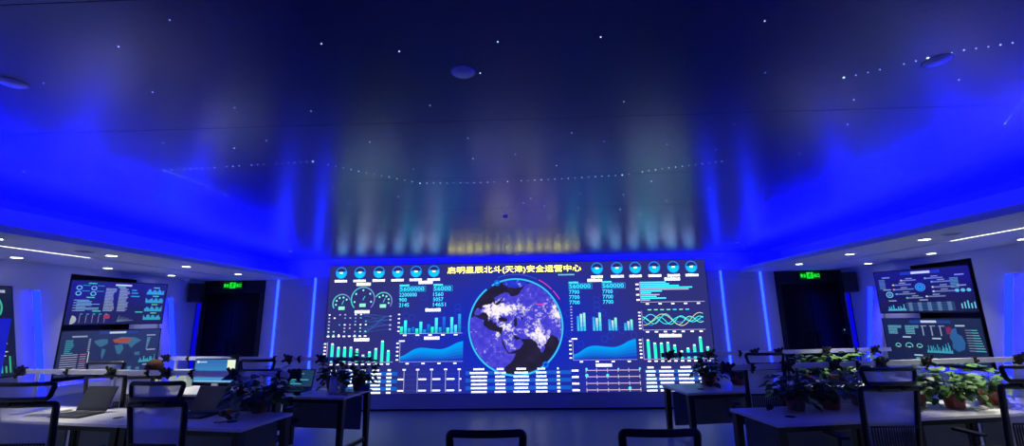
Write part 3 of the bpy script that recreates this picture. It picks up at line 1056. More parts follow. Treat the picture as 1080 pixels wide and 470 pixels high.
# right lower: dials, bars, region map
t, w, h = monitor_base(1, False, 'lower monitor on the right wall showing dials, bars and a region map')
d = screen_on(t, w, h, lin(24, 34, 74), lin(28, 42, 84))
X = lambda u: -w / 2 + .014 + (w - .028) * u
Z = lambda v: .016 + (h - .03) * (1 - v)
d.rect(X(.30), Z(.10), X(.72), Z(.03), lin(30, 66, 150), 2)
d.rect(X(.42), Z(.085), X(.58), Z(.035), lin(205, 220, 240), 3)
for u in (.05, .24):
    for i in range(6): d.fuzz(X(u), X(u + (.15 if i < 2 else .10)), Z(.16 + i * .035), .016, lin(100, 175, 200), 2)
for cx, r in ((.13, .035), (.25, .045), (.36, .035)):
    d.ring(X(cx), Z(.62), r - .01, r, lin(120, 215, 215), 210, -30, 18, 2)
    d.rect(X(cx) - .018, Z(.66), X(cx) + .018, Z(.64), lin(170, 235, 225), 2)
for u, v in ((.24, .42), (.55, .44), (.33, .83), (.8, .15), (.77, .88)): d.rect(X(u - .045), Z(v + .015), X(u + .045), Z(v - .015), lin(180, 205, 225), 2)
for u in (.42, .51, .6): d.rect(X(u), Z(.38), X(u + .012), Z(.17), DIMW, 2); d.rect(X(u - .01), Z(.17), X(u + .05), Z(.15), DIMW, 2)
d.rect(X(.66), Z(.34), X(.71), Z(.18), lin(130, 40, 90), 2)
for i in range(30): d.rect(X(.43 + i * .0085), Z(.76), X(.436 + i * .0085), Z(.72 - .2 * abs(math.sin(i * .9)) * random.random()), lin(70, 190, 220), 2)
d.face([d.P(X(u), Z(v), 2) for u, v in ((.72, .22), (.76, .2), (.76, .32), (.80, .38), (.82, .52), (.80, .66), (.74, .72), (.69, .64), (.70, .5), (.68, .4))][::-1], lin(44, 100, 160))
for i in range(9):
    d.rect(X(.84), Z(.24 + i * .055), X(.90), Z(.252 + i * .055), DIMW, 2)
    d.rect(X(.90), Z(.238 + i * .055), X(.95 + .005 * i), Z(.256 + i * .055), lin(100, 190, 205), 2)
for i in range(8): d.rect(X(.30 + i * .06), Z(.98), X(.34 + i * .06), Z(.88 + .03 * (i % 3)), lin(80, 170, 195), 2)
d.build('screen', 'monitor', t)

# blue lit ledges below the monitors
for s, nm in ((-1, 'left'), (1, 'right')):
    y0 = 6.07 if s < 0 else 6.17
    t = thing('wall_ledge', 'blue lit ledge under the paired monitors on the %s wall' % nm, 'ledge', (s * XW, y0, .72), 0, 'ledges under the monitors')
    MB().lo_hi((0, 0, 0), (-s * .05, 1.1, .14), bev=.004).build('board', 'panel', t)
    MB().lo_hi((-s * .052, .02, .146), (-s * .06, 1.08, .156)).build('light_strip', emat('ledge_led_' + nm, (.004, .004, 1), 16.0), t)

# near end of the left wall: low set display with a blue board before it
t = thing('wall_display', 'flat display with a round gauge at the very left edge of the picture', 'monitor', (-XW, 4.78, 1.05), PI / 2)
lean = lambda mb: setattr(mb, 'v', [(p[0] + .243 * (1.10 - p[2]), p[1], p[2]) for p in mb.v])
bz = MB().lo_hi((-.56, -.05, 0), (.56, 0, 1.12), bev=.005)
lean(bz)
bz.build('bezel', 'black', t)
d = D()
Yo = -.052
d.rect(-.54, .02, .54, 1.10, lin(10, 10, 50), 44)
d.ring(.24, .86, .18, .20, lin(60, 190, 160), 200, -30, 24, 45)
d.rect(.1, .70, .34, .76, lin(90, 220, 140), 45)
for a in (20, 60, 110): d.disc(.24 + .13 * math.cos(math.radians(a)), .86 + .13 * math.sin(math.radians(a)), .018, lin(190, 230, 230), 45, 8)
d.fuzz(.2, .48, 1.05, .035, lin(180, 190, 220), 45)
d.fuzz(.2, .46, .58, .035, lin(150, 165, 200), 45)
for i in range(5): d.rect(.30 + i * .045, .06, .318 + i * .045, .14 + .12 * (i % 3), lin(40, 190, 140), 45)
for i in range(5): d.rect(.43, .46 - i * .05, .45 + .02 * (i % 2), .472 - i * .05, lin(200, 210, 230), 45)
lean(d)
d.face([d.P(-.26, .02, 46), d.P(.64, .02, 46), d.P(.62, .72, 46), d.P(-.42, .72, 46)], lin(10, 10, 205))
d.build('screen', 'monitor', t)

# dome camera
dc = thing('dome_camera', 'small white dome camera under the left soffit near the front', 'camera', (-6.08, 7.95, ZS))
MB().cyl((0, 0, 0), (0, 0, -.025), .06, n=18).build('mount_ring', 'white', dc, True)
MB().ball((0, 0, -.03), (.045, .045, .045), 14, 8).build('dome', 'white', dc, True)

# ------------------------------------------------------------------ ceiling lamps and fittings
ring_me = MB().lathe([(.075, 0), (.078, -.004), (.072, -.008), (.056, -.006), (.054, 0)], 24, cap=False).mesh('trim_ring')
lens_me = MB().lathe([(.053, -.0005), (.052, -.003), (.0, -.004)], 20, cap=False).mesh('lens')
rank = ['first', 'second', 'third', 'fourth', 'fifth', 'sixth']
for s, nm in ((-1, 'left'), (1, 'right')):
    for xx, rw in ((4.80, 'inner'), (6.0, 'outer')):
        for k in range(6):
            y = 7.49 - k * 1.19
            if rw == 'outer' and s > 0: y += .1
            t = thing('recessed_downlight', 'round recessed downlight, %s row of the %s soffit, %s from the front wall' % (rw, nm, rank[k]), 'downlight', (s * xx, y, ZS), 0, 'recessed downlights')
            child('trim_ring', ring_me, 'white', t)
            child('lens', lens_me, 'lens', t)
            ld = bpy.data.lights.new('downlight_beam', 'SPOT')
            ld.energy = SPOT_WATT * (1.0 if rw == 'inner' else .28)
            ld.color = (1.0, .97, .82)
            ld.spot_size = math.radians(72)
            ld.spot_blend = 1.0
            ld.shadow_soft_size = .05
            lo = bpy.data.objects.new('downlight_beam', ld)
            col.objects.link(lo)
            lo.parent = t
            lo.location = (0, 0, -.012)
for s, nm in ((-1, 'left'), (1, 'right')):
    t = thing('soffit_vent', 'flat round grey cover on the %s soffit beside the linear lamp' % nm, 'vent cover', (s * 4.80, 4.78, ZS))
    MB().cyl((0, 0, 0), (0, 0, -.006), .085, n=24).build('plate', 'edge', t)
    MB().cyl((0, 0, -.006), (0, 0, -.009), .06, n=24).build('inner_disc', 'modesty', t)
for x, y, nm in ((-2.27, 1.88, 'at the left of the picture'), (-.03, 1.92, 'in the middle of the picture'), (2.24, 1.96, 'at the right of the picture')):
    t = thing('ceiling_speaker', 'flat round white ceiling speaker %s' % nm, 'ceiling speaker', (x, y, ZC), 0, 'round ceiling speakers')
    MB().lathe([(.0, -.006), (.05, -.006), (.053, -.004), (.055, 0)], 32, cap=False).build('grille', 'white', t, True)
    MB().lathe([(.055, 0), (.058, -.003), (.061, 0)], 32, cap=False).build('rim', 'edge', t, True)
for px, py, nm in ((533, 228, 'in the middle of the star ceiling'), (306, 264.5, 'on the star ceiling near the left front corner'), (777, 255.5, 'on the star ceiling near the right front corner'), (544, 268, 'close to the top of the video wall')):
    p = at(px, py, 2, ZC)
    t = thing('smoke_detector', 'small round detector %s' % nm, 'detector', (p.x, min(p.y, 8.3), ZC), 0, 'small ceiling detectors')
    MB().lathe([(.0, -.018), (.02, -.018), (.03, -.010), (.034, 0)], 18, cap=False).build('body', 'white', t, True)
    MB().lathe([(.0, -.024), (.010, -.022), (.011, -.018)], 12, cap=False).build('sensor', 'edge', t, True)

# fibre optic stars: parts of the ceiling
star_me = {}
for k in ('star', 'starblue', 'starred'):
    star_me[k] = MB().lathe([(1, 0), (.7, -.6), (0, -.8)], 8, cap=False).mesh('star_point')
    star_me[k].materials.append(M[k])
stars = []
for p in ((179, 21), (339, 46), (125, 49), (421, 54), (525, 44), (46, 87.5), (161, 97), (247.5, 113.5), (328, 117), (453.5, 111), (506.5, 77), (172, 150.5), (127, 176.5), (281, 148), (493.5, 145.5), (499, 167), (390, 149.5), (247, 156), (25, 181), (95, 188), (164, 203), (436, 178), (351, 198), (420, 207), (367.5, 213.5),
          (633.5, 39), (806.5, 22), (807, 76.5), (658, 107), (774, 130.5), (603, 140), (637, 149), (543.5, 162.5), (587, 174.5), (703.5, 152), (755, 157.5), (900.5, 105), (1011.5, 84), (894, 131), (913, 151.5), (843, 162), (907, 183), (949, 182.5), (858, 187.5), (761, 170), (687, 191), (657.5, 205), (703, 211.5), (748, 199), (807, 217), (766, 215.5), (612, 204), (654, 221), (675, 225), (610, 219)):
    stars.append((p, 'star' if random.random() < .7 else 'starblue', .0042))
for p in ((309, 227), (309.5, 233), (314, 234), (302, 246), (287, 240), (342, 232), (730, 221.5), (766.5, 226), (808, 217.5), (776, 235), (769, 243), (754, 240), (451, 230.5), (489, 232), (656, 242.5), (604, 243)):
    stars.append((p, 'starred', .006))
for p in ((420, 207), (451, 230), (369, 214), (405, 237), (422, 243), (560, 209), (552, 214), (610, 219), (654, 220), (675, 225), (685, 254), (637, 257), (574, 217), (580, 229), (350, 256), (356, 257)):
    stars.append((p, 'starblue', .005))


def dotted(pts, n, k='star', r=.0035, big=()):
    seg = []
    L = [math.dist(a, b) for a, b in zip(pts[:-1], pts[1:])]
    T = sum(L)
    for i in range(n):
        q = T * i / (n - 1)
        for j, l in enumerate(L):
            if q <= l + 1e-6:
                f = q / l
                seg.append((pts[j][0] + (pts[j + 1][0] - pts[j][0]) * f, pts[j][1] + (pts[j + 1][1] - pts[j][1]) * f))
                break
            q -= l
    for i, p in enumerate(seg):
        if random.random() < .12 and 0 < i < n - 1: continue
        stars.append((p, k, r * (1.7 if i in big else random.uniform(.75, 1.1))))


dotted([(173, 179.5), (206, 191), (240, 205.5)], 26, 'starblue', .0045, (0, 25))
dotted([(181, 179), (222, 177), (262, 174), (300, 172), (330, 170)], 24, 'star', .0042, (23,))
dotted([(330, 170), (358, 176), (385, 182), (410, 186.5), (443, 193)], 15, 'star', .004, (14,))
dotted([(443, 193), (500, 192.5), (540, 191), (590, 188.5), (655, 184.5), (700, 177.5), (762, 170)], 46, 'star', .0042, (0, 30))
dotted([(890, 81.5), (903, 79), (947, 69), (986, 59), (1020, 52), (1037, 50), (1068, 45)], 15, 'star', .0042, (0, 7))
dotted([(1060, 130), (1070, 117), (1080, 104)], 10, 'starblue', .004, (0,))
dotted([(342, 266), (350, 261), (358, 257)], 6, 'starblue', .004)
for p, k, r in stars:
    q = at(p[0], p[1], 2, ZC)
    if abs(q.x) < XC and q.y < 8.5:
        child('star_point', star_me[k], None, ceil, (q.x, q.y, ZC), None, r * .85)


# ------------------------------------------------------------------ desks and monitor rails
ROT = math.radians(9)
ROWS = {   # aisle corner of the near edge, side, desk widths
    'nr': (Vector((2.41, 4.19, 0)), 1, (1.35, 1.35, 1.15)),
    'nl': (Vector((-2.34, 4.13, 0)), -1, (1.35, 1.35, 1.15)),
    'fr': (Vector((2.20, 5.81, 0)), 1, (1.25, 1.25, 1.2)),
    'fl': (Vector((-2.05, 5.69, 0)), -1, (1.25, 1.25, 1.2)),
}
DD = .70


def row_axes(k):
    A, s, ws = ROWS[k]
    return A, Vector((s * math.cos(ROT), math.sin(ROT), 0)), Vector((-s * math.sin(ROT), math.cos(ROT), 0)), s


def desk(k, off, w, label):
    A, u, v, s = row_axes(k)
    c = A + u * (off + w / 2) + v * DD / 2
    t = thing('office_desk', label, 'desk', c, s * ROT, 'white desks in the rows')
    h = w / 2 - .002
    MB().lo_hi((-h, -DD / 2, .722), (h, DD / 2, .75), bev=.004).build('desktop', 'desk', t)
    for sx in (-1, 1):
        for sy in (-1, 1):
            x, y = sx * (h - .05), sy * (DD / 2 - .045)
            vs = []
            for z, e in ((.0, .028), (.72, .036)):
                yy = y + (0 if z else sy * .018)
                vs += [(x - e, yy - e, z), (x + e, yy - e, z), (x + e, yy + e, z), (x - e, yy + e, z)]
            MB().add(vs, [(0, 1, 2, 3), (7, 6, 5, 4), (0, 4, 5, 1), (1, 5, 6, 2), (2, 6, 7, 3), (3, 7, 4, 0)]).build('leg', 'black', t)
        MB().lo_hi((sx * (h - .075), -DD / 2 + .08, .10), (sx * (h - .03), DD / 2 - .08, .145)).build('floor_rail', 'black', t)
    m = MB()
    m.lo_hi((-h + .09, -DD / 2 + .03, .675), (h - .09, -DD / 2 + .07, .72))
    m.lo_hi((-h + .09, DD / 2 - .07, .675), (h - .09, DD / 2 - .03, .72))
    m.build('support_beam', 'black', t)
    MB().lo_hi((-h + .10, DD / 2 - .10, .24), (h - .10, DD / 2 - .082, .67)).build('modesty_panel', 'modesty', t)
    MB().lo_hi((-.30, -.06, .62), (.30, .12, .70), bev=.006).build('cable_tray', 'blackmat', t)
    gx = (-s) * (h - .32)
    MB().lathe([(.045, .7502), (.045, .753), (.036, .7535), (.030, .7515), (0, .751)], 20, (gx, -.10, 0), cap=False).build('cable_grommet', 'blackmat', t)
    return t


rowname = {'nr': 'near right row', 'nl': 'near left row', 'fr': 'far right row', 'fl': 'far left row'}
for k, (A, s, ws) in ROWS.items():
    off = 0
    for i, w in enumerate(ws):
        desk(k, off, w, 'white desk with black legs, %s, %s' % (rowname[k], ('aisle end', 'middle one', 'end by the wall')[i]))
        off += w

# X shaped bracket and small clamp, shared by the rails
m = MB()
for a in (38, 142, 218, 322, 90):
    q = math.radians(a)
    L = .085 if a != 90 else .06
    ca, sa = math.cos(q), math.sin(q)
    n_ = (-sa * .013, ca * .013)
    n2 = (-sa * .017, ca * .017)
    m.prism([(n_[0], n_[1]), (ca * L + n2[0], sa * L + n2[1]), (ca * L * 1.06, sa * L * 1.06), (ca * L - n2[0], sa * L - n2[1]), (-n_[0], -n_[1])], -.052, -.040)
m.cyl((0, -.04, 0), (0, .02, 0), .036, n=12)
BRK = m.mesh('mounting_bracket')
HUB = MB().box((0, -.008, 0), (.10, .066, .085), bev=.014).cyl((0, -.045, 0), (0, -.062, 0), .024, n=10).mesh('bracket_hub')
CLP = MB().box((0, 0, 0), (.035, .05, .078), bev=.008).cyl((0, -.025, .0), (0, -.05, .0), .014, n=8).cyl((0, 0, -.039), (0, 0, -.062), .010, n=8).mesh('rail_clamp')
for me in (BRK, HUB, CLP): me.materials.append(M['blackmat'])


def rail(k, z, length, big, small, posts, label, start=.02):
    A, u, v, s = row_axes(k)
    base = A + v * (DD - .05)

    def u_of(px):
        lo, hi = -.5, 5.0
        for _ in range(40):
            mid = (lo + hi) / 2
            P = base + u * mid + Vector((0, 0, z))
            if (pix_x(P) - px) * s < 0: lo = mid
            else: hi = mid
        return lo
    t = thing('monitor_rail', label, 'monitor rail', base + Vector((0, 0, .75)), s * ROT, 'monitor rails on the desks')
    zz = z - .75
    MB().lo_hi((s * start, -.014, zz - .027), (s * length, .014, zz + .027), bev=.004).build('bar', 'alu', t)
    for x in posts:
        p = MB().lo_hi((s * x - .02, .012, 0), (s * x + .02, .04, zz), bev=.004).build('post', 'alu', t)
        MB().box((s * x, .02, .006), (.10, .09, .012), bev=.003).build('foot_plate', 'black', p)
    for px in big:
        b = child('mounting_bracket', BRK, None, t, (s * u_of(px), 0, zz), (0, random.uniform(-.35, .35), 0))
        child('bracket_hub', HUB, None, b)
    for px in small:
        child('rail_clamp', CLP, None, t, (s * u_of(px), 0, zz))
    for e in (start, length):
        MB().box((s * e, 0, zz), (.022, .034, .062), bev=.004).build('end_cap', 'blackmat', t)


rail('nl', 1.14, 3.80, (313, 248, 177, 120, 25), (295, 203, 157, 72), (.72, 2.35, 3.5), 'aluminium monitor rail with black brackets over the near left desks')
rail('nr', 1.155, 3.80, (765, 828, 878, 927, 975, 1072), (793, 903, 1027), (.75, 2.2, 3.5), 'aluminium monitor rail with black brackets over the near right desks')
rail('fl', 1.15, 3.62, (340, 305, 250, 177), (316, 290, 199), (.6, 2.1, 3.3), 'aluminium monitor rail with black brackets over the far left desks')
rail('fr', 1.15, 3.62, (706, 748, 795, 820, 870, 921), (717, 780, 902), (.6, 2.1, 3.3), 'aluminium monitor rail with black brackets over the far right desks')


# ------------------------------------------------------------------ chairs
def rounded(pts, r, n=5):
    out = []
    k = len(pts)
    for i in range(k):
        a, b, c = Vector(pts[i - 1]), Vector(pts[i]), Vector(pts[(i + 1) % k])
        d0, d1 = (a - b).normalized(), (c - b).normalized()
        p0, p1 = b + d0 * r, b + d1 * r
        for j in range(n + 1):
            t = j / n
            out.append(p0 * (1 - t) ** 2 + b * 2 * t * (1 - t) + p1 * t ** 2)
    return out


def sheet(fn, nu, nv, thick=.004):
    vs, fs = [], []
    for j in range(nv + 1):
        for i in range(nu + 1): vs.append(fn(i / nu, j / nv))
    for j in range(nv):
        for i in range(nu):
            a = j * (nu + 1) + i
            fs.append((a, a + 1, a + nu + 2, a + nu + 1))
    return MB().add(vs, fs)


def make_chair_parts(head):
    P = {}
    TB = 1.085 if head else 1.005
    yb = lambda z: -.215 - (z - .55) * .13          # reclined back
    bow = lambda x: .05 * (1 - (x / .23) ** 2)       # back curves round the sitter
    corners = [(-.20, yb(.56), .56), (.20, yb(.56), .56), (.228, yb(TB), TB), (-.228, yb(TB), TB)]
    path = rounded(corners, .028)
    dense = []
    for i in range(len(path)):
        a, b = path[i], path[(i + 1) % len(path)]
        n = max(1, int((b - a).length / .06))
        for j in range(n): dense.append(a.lerp(b, j / n))
    dense = [Vector((p.x, p.y - bow(p.x) * .55, p.z)) for p in dense]
    P['back_frame'] = (MB().tube(dense, .025, 8, closed=True, sq=.9), 'black', True)
    P['back_mesh'] = (sheet(lambda u, v: ((u - .5) * 2 * (.19 + .026 * v), yb(.58 + (TB - .59) * v) - bow((u - .5) * .42) * .55, .58 + (TB - .59) * v), 10, 8), 'mesh', True)
    m = MB()
    for i in range(17):
        x = -.165 + i * .0206
        m.box((x, yb(.70) - bow(x) * .55 - .008, .70), (.011, .008, .17))
    m.box((0, yb(.59) - .038, .588), (.36, .016, .02)).box((0, yb(.79) - .034, .79), (.38, .012, .014))
    P['lumbar_slats'] = (m, 'black', False)
    m = MB().tube([(0, -.02, .40), (0, -.18, .42), (0, -.245, .50), (0, -.255, .585)], [.028, .028, .026, .02], 8)
    P['spine'] = (m, 'black', True)
    if head:
        hz = 1.19
        hp = [Vector((x, -.325 - .035 * (1 - (x / .21) ** 2) + .012, hz + z)) for x, z in [(p.x, p.y) for p in rounded([(-.195, -.062, 0), (.195, -.062, 0), (.22, .05, 0), (-.22, .05, 0)], .03)]]
        d2 = []
        for i in range(len(hp)):
            a, b = hp[i], hp[(i + 1) % len(hp)]
            n = max(1, int((b - a).length / .05))
            for j in range(n):
                q = a.lerp(b, j / n)
                q.y = -.313 - .035 * (1 - (q.x / .215) ** 2)
                d2.append(q)
        P['headrest_frame'] = (MB().tube(d2, .018, 8, closed=True), 'black', True)
        P['headrest_mesh'] = (sheet(lambda u, v: ((u - .5) * .40, -.313 - .035 * (1 - ((u - .5) * .40 / .215) ** 2), hz - .062 + .112 * v), 10, 3), 'mesh', True)
        m = MB().box((0, -.318, 1.125), (.34, .03, .022), bev=.006)
        for x in (-.09, .09): m.box((x, -.33, 1.11), (.03, .022, .07), bev=.005)
        P['headrest_bracket'] = (m, 'black', False)
    m = MB().box((0, .02, .465), (.48, .47, .05), bev=.022)
    P['seat_cushion'] = (m, 'seatfab', True)
    P['seat_pan'] = (MB().box((0, .0, .428), (.40, .38, .024), bev=.008).box((0, -.02, .40), (.16, .20, .05), bev=.01), 'black', False)
    P['gas_column'] = (MB().cyl((0, 0, .10), (0, 0, .26), .028, n=14).cyl((0, 0, .26), (0, 0, .40), .018, n=14), 'chrome', True)
    m = MB().cyl((0, 0, .075), (0, 0, .12), .045, .035, n=14)
    for i in range(5):
        a = 2 * PI * i / 5 + .3
        m.tube([(0.03 * math.cos(a), .03 * math.sin(a), .095), (.17 * math.cos(a), .17 * math.sin(a), .085), (.30 * math.cos(a), .30 * math.sin(a), .066)], [.026, .022, .016], 8, sq=.7)
    P['star_base'] = (m, 'black', True)
    meshes = {}
    for n, (mb, mat, sm) in P.items():
        me = mb.mesh(n)
        if sm:
            for p in me.polygons: p.use_smooth = True
        me.materials.append(M[mat])
        meshes[n] = me
    m = MB().cyl((-.012, 0, .028), (-.002, 0, .028), .028, n=12).cyl((.002, 0, .028), (.012, 0, .028), .028, n=12).cyl((0, 0, .03), (0, 0, .062), .008, n=8)
    meshes['caster'] = m.mesh('caster')
    meshes['caster'].materials.append(M['black'])
    m = MB()
    m.tube([(.22, -.04, .425), (.285, -.04, .43), (.295, -.04, .50), (.29, -.03, .65)], .015, 8)
    m.box((.285, .01, .663), (.075, .25, .026), bev=.01)
    meshes['armrest'] = m.mesh('armrest')
    meshes['armrest'].materials.append(M['black'])
    return meshes


CH = {True: make_chair_parts(True), False: make_chair_parts(False)}


def chair(x, y, rz, head, label, arms=True):
    t = thing('office_chair', label, 'chair', (x, y, 0), rz, 'mesh office chairs')
    hd = None
    for n, me in CH[head].items():
        if n in ('caster', 'armrest', 'headrest_mesh', 'back_mesh', 'lumbar_slats'): continue
        o = child(n, me, None, t)
        if n == 'headrest_frame': child('headrest_mesh', CH[head]['headrest_mesh'], None, o)
        if n == 'back_frame':
            child('back_mesh', CH[head]['back_mesh'], None, o)
            child('lumbar_slats', CH[head]['lumbar_slats'], None, o)
        if n == 'star_base':
            for i in range(5):
                a = 2 * PI * i / 5 + .3
                child('caster', CH[head]['caster'], None, o, (.30 * math.cos(a), .30 * math.sin(a), 0), (0, 0, a + 1))
    if arms:
        a = child('armrest', CH[head]['armrest'], None, t)
        b = child('armrest', CH[head]['armrest'], None, t)
        b.scale = (-1, 1, 1)
    return t


chair(-3.71, 3.80, .06, True, 'mesh office chair with headrest at the near left desk, leftmost in the picture')
chair(-2.60, 3.78, -.05, True, 'mesh office chair with headrest at the near left desk, before the second laptop')
chair(3.19, 4.20, .02, True, 'mesh office chair with headrest at the near right desk, between the potted plants')
chair(4.37, 4.28, .05, True, 'mesh office chair with headrest cut by the right edge of the picture')
chair(2.98, 5.72, .03, True, 'mesh office chair with headrest at the far right desk behind the rail')
chair(-2.93, 5.62, -.10, True, 'dark mesh office chair at the far left desk, right of the lit monitor')
chair(-4.76, 5.54, .05, True, 'pale mesh office chair at the far left desk in front of the seated person', False)
chair(-.015, 3.17, 0, False, 'low black mesh chair at the bottom, left of the two before the video wall')
chair(1.04, 3.17, 0, False, 'low black mesh chair at the bottom, right of the two before the video wall')


# ------------------------------------------------------------------ potted plants
def leaf_mesh():
    out = [(0, 0), (.28, .10), (.46, .32), (.42, .58), (.24, .82), (0, 1.0)]
    vs, fs = [], []
    for x, y in out: vs.append((x * .95, y, .16 * abs(x) - .22 * y * y))
    n = len(out)
    for x, y in out[1:-1]: vs.append((-x * .95, y, .16 * abs(x) - .22 * y * y))
    mid = []
    for x, y in out[1:-1]:
        mid.append(len(vs))
        vs.append((0, y, -.22 * y * y - .02))
    R_i = list(range(1, n - 1))
    L_i = list(range(n, n + n - 2))
    for side in (R_i, L_i):
        fs.append((0, side[0], mid[0]) if side is R_i else (0, mid[0], side[0]))
        for a in range(len(mid) - 1):
            q = (mid[a], side[a], side[a + 1], mid[a + 1])
            fs.append(q if side is R_i else q[::-1])
        q = (mid[-1], side[-1], n - 1)
        fs.append(q if side is R_i else q[::-1])
    return MB().add(vs, fs)


LEAF = {}
for mname in ('leaf', 'leafdark'):
    LEAF[mname] = leaf_mesh().mesh('leaf')
    LEAF[mname].materials.append(M[mname])
    for p in LEAF[mname].polygons: p.use_smooth = True


def plant(x, y, label, n=46, spread=.23, height=.24, lm='leaf', size=.085, pot_r=.10, seed=0):
    rs = random.Random(seed)
    t = thing('potted_plant', label, 'plant', (x, y, .75), 0, 'potted leafy plants on the desks')
    k = pot_r / .10
    MB().lathe([(.0, 0), (.068 * k, 0), (.073 * k, .01), (.090 * k, .118), (.101 * k, .12), (.103 * k, .148), (.094 * k, .15), (.088 * k, .125), (.0, .122)], 22, cap=False).build('pot', 'terracotta', t, True)
    MB().lathe([(.089 * k, .126), (.05 * k, .134), (0, .137)], 18, cap=False).build('soil', 'soil', t, True)
    st = MB()
    n = int(n * 2.0)
    for i in range(n):
        th = 2 * PI * (i * .618034) + rs.uniform(-.3, .3)
        f = (i + .5) / n
        shell = rs.uniform(.12, 1.0) ** .6
        ph = math.asin(max(-.18, 1 - 1.15 * f))
        rad = spread * math.cos(ph) * shell * rs.uniform(.85, 1.08)
        zz = .15 + max(-.03, height * math.sin(ph) * shell) + rs.uniform(-.01, .02)
        if f > .9 and rs.random() < .5: zz = rs.uniform(.05, .12); rad = max(rad, .15)
        p = Vector((rad * math.cos(th), rad * math.sin(th), zz))
        base = Vector((.04 * math.cos(th), .04 * math.sin(th), .13))
        midp = base.lerp(p, .5) + Vector((0, 0, .04))
        if i % 3 == 0: st.tube([base, midp, p], [.0035, .003, .002], 5)
        sz = size * rs.uniform(.8, 1.25)
        tilt = .35 - .9 * f + rs.uniform(-.35, .35)
        child('leaf', LEAF[lm], None, t, p, (tilt, rs.uniform(-.5, .5), th - PI / 2 + rs.uniform(-.6, .6)), sz)
    st.build('stems', 'stem', t, True)
    return t


def on_desk(px, py):
    return at(px, py, 2, .75)


for i, (px, py, nm, kw) in enumerate((
        (840, 432, 'leafy plant in a terracotta pot, leftmost on the near right desk', dict(lm='leafdark', n=54, spread=.26)),
        (877, 431, 'leafy plant in a terracotta pot, second from the aisle on the near right desk', dict(lm='leafdark', n=54, spread=.25)),
        (908, 427, 'leafy plant in a terracotta pot half hidden left of the near right chair', dict(lm='leafdark', n=44)),
        (967, 428, 'leafy plant in a terracotta pot just right of the near right chair', dict(n=42, spread=.21)),
        (1008, 430, 'bright green leafy plant in a terracotta pot in the open on the near right desk', dict(n=56, spread=.25)),
        (1045, 426, 'leafy plant in a terracotta pot, rightmost on the near right desk', dict(n=42, spread=.22)))):
    p = on_desk(px, py)
    plant(p.x, p.y, nm, seed=10 + i, **kw)
for i, (x, y, nm, kw) in enumerate((
        (2.70, 6.38, 'dark leafy plant in a red pot at the aisle end of the far right desk', dict(lm='leafdark', n=44, spread=.20, height=.30)),
        (3.12, 6.46, 'small pot plant behind the far right chair, left one seen past its frame', dict(lm='leafdark', n=26, spread=.14, height=.12, pot_r=.11)),
        (3.52, 6.50, 'small pot plant seen through the mesh of the far right chair', dict(lm='leafdark', n=20, spread=.10, height=.10, pot_r=.12)),
        (4.16, 6.60, 'bright yellow green plant on the far right desk, left of the two lit ones', dict(n=46, spread=.24, height=.22)),
        (4.60, 6.68, 'bright yellow green plant on the far right desk, right of the two lit ones', dict(n=48, spread=.26, height=.24)),
        (5.05, 6.72, 'leafy plant on the far right desk near the wall end', dict(n=44, spread=.24, height=.22)),
        (-2.62, 4.86, 'wide dark leafy plant in a red pot on the near left desk', dict(lm='leafdark', n=74, spread=.36, height=.30, size=.095)),
        (-2.50, 6.36, 'dark leafy plant on the far left desk, left one of the pair', dict(lm='leafdark', n=48, spread=.20, height=.30)),
        (-2.10, 6.29, 'dark leafy plant on the far left desk, right one of the pair', dict(lm='leafdark', n=52, spread=.23, height=.34)))):
    plant(x, y, nm, seed=40 + i, **kw)


# ------------------------------------------------------------------ things on the desks
def laptop(x, y, rz, label, ang=112, lit=False):
    t = thing('laptop', label, 'laptop', (x, y, .75), rz, 'laptops on the left desks')
    t.scale = (1.12, 1.12, 1.12)
    b = MB().lo_hi((-.17, -.12, .002), (.17, .12, .018), bev=.004).build('base', 'laptop', t)
    kb = MB()
    for r_ in range(5):
        for c_ in range(12): kb.box((-.143 + c_ * .026, .085 - r_ * .024, .0195), (.022, .020, .003))
    kb.build('keyboard', 'key', b)
    MB().lo_hi((-.05, -.105, .0182), (.05, -.05, .0192)).build('touchpad', 'key', b)
    a = math.radians(ang - 90)
    R = Matrix.Rotation(-a, 3, 'X')
    l = MB().box(R @ Vector((0, 0, .115)) + Vector((0, .122, .018)), (.34, .008, .23), R, bev=.003).build('lid', 'laptop', t)
    if lit:
        d = D()
        d.rect(-.155, .02, .155, .215, lin(30, 60, 95), 1)
        for i in range(7): d.rect(-.14, .19 - i * .024, -.14 + .2 * random.random() + .05, .20 - i * .024, lin(80, 170, 190), 2)
        d.v = [tuple(R @ Vector((p[0], p[1] - .0045, p[2])) + Vector((0, .122, .018))) for p in d.v]
        d.build('screen', 'display', l)
    else:
        MB().box(R @ Vector((0, -.0045, .118)) + Vector((0, .122, .018)), (.315, .001, .195), R).build('screen', 'darkscreen', l)


laptop(-4.52, 4.76, -ROT + .06, 'open dark laptop with a blank screen between the two near left chairs', 112)
laptop(-3.20, 4.70, -ROT + .04, 'open dark laptop with a blank screen beside the plant on the near left desk', 112)
laptop(-2.98, 6.22, -ROT + .05, 'small laptop with a lit screen on the far left desk near the aisle', 105, True)

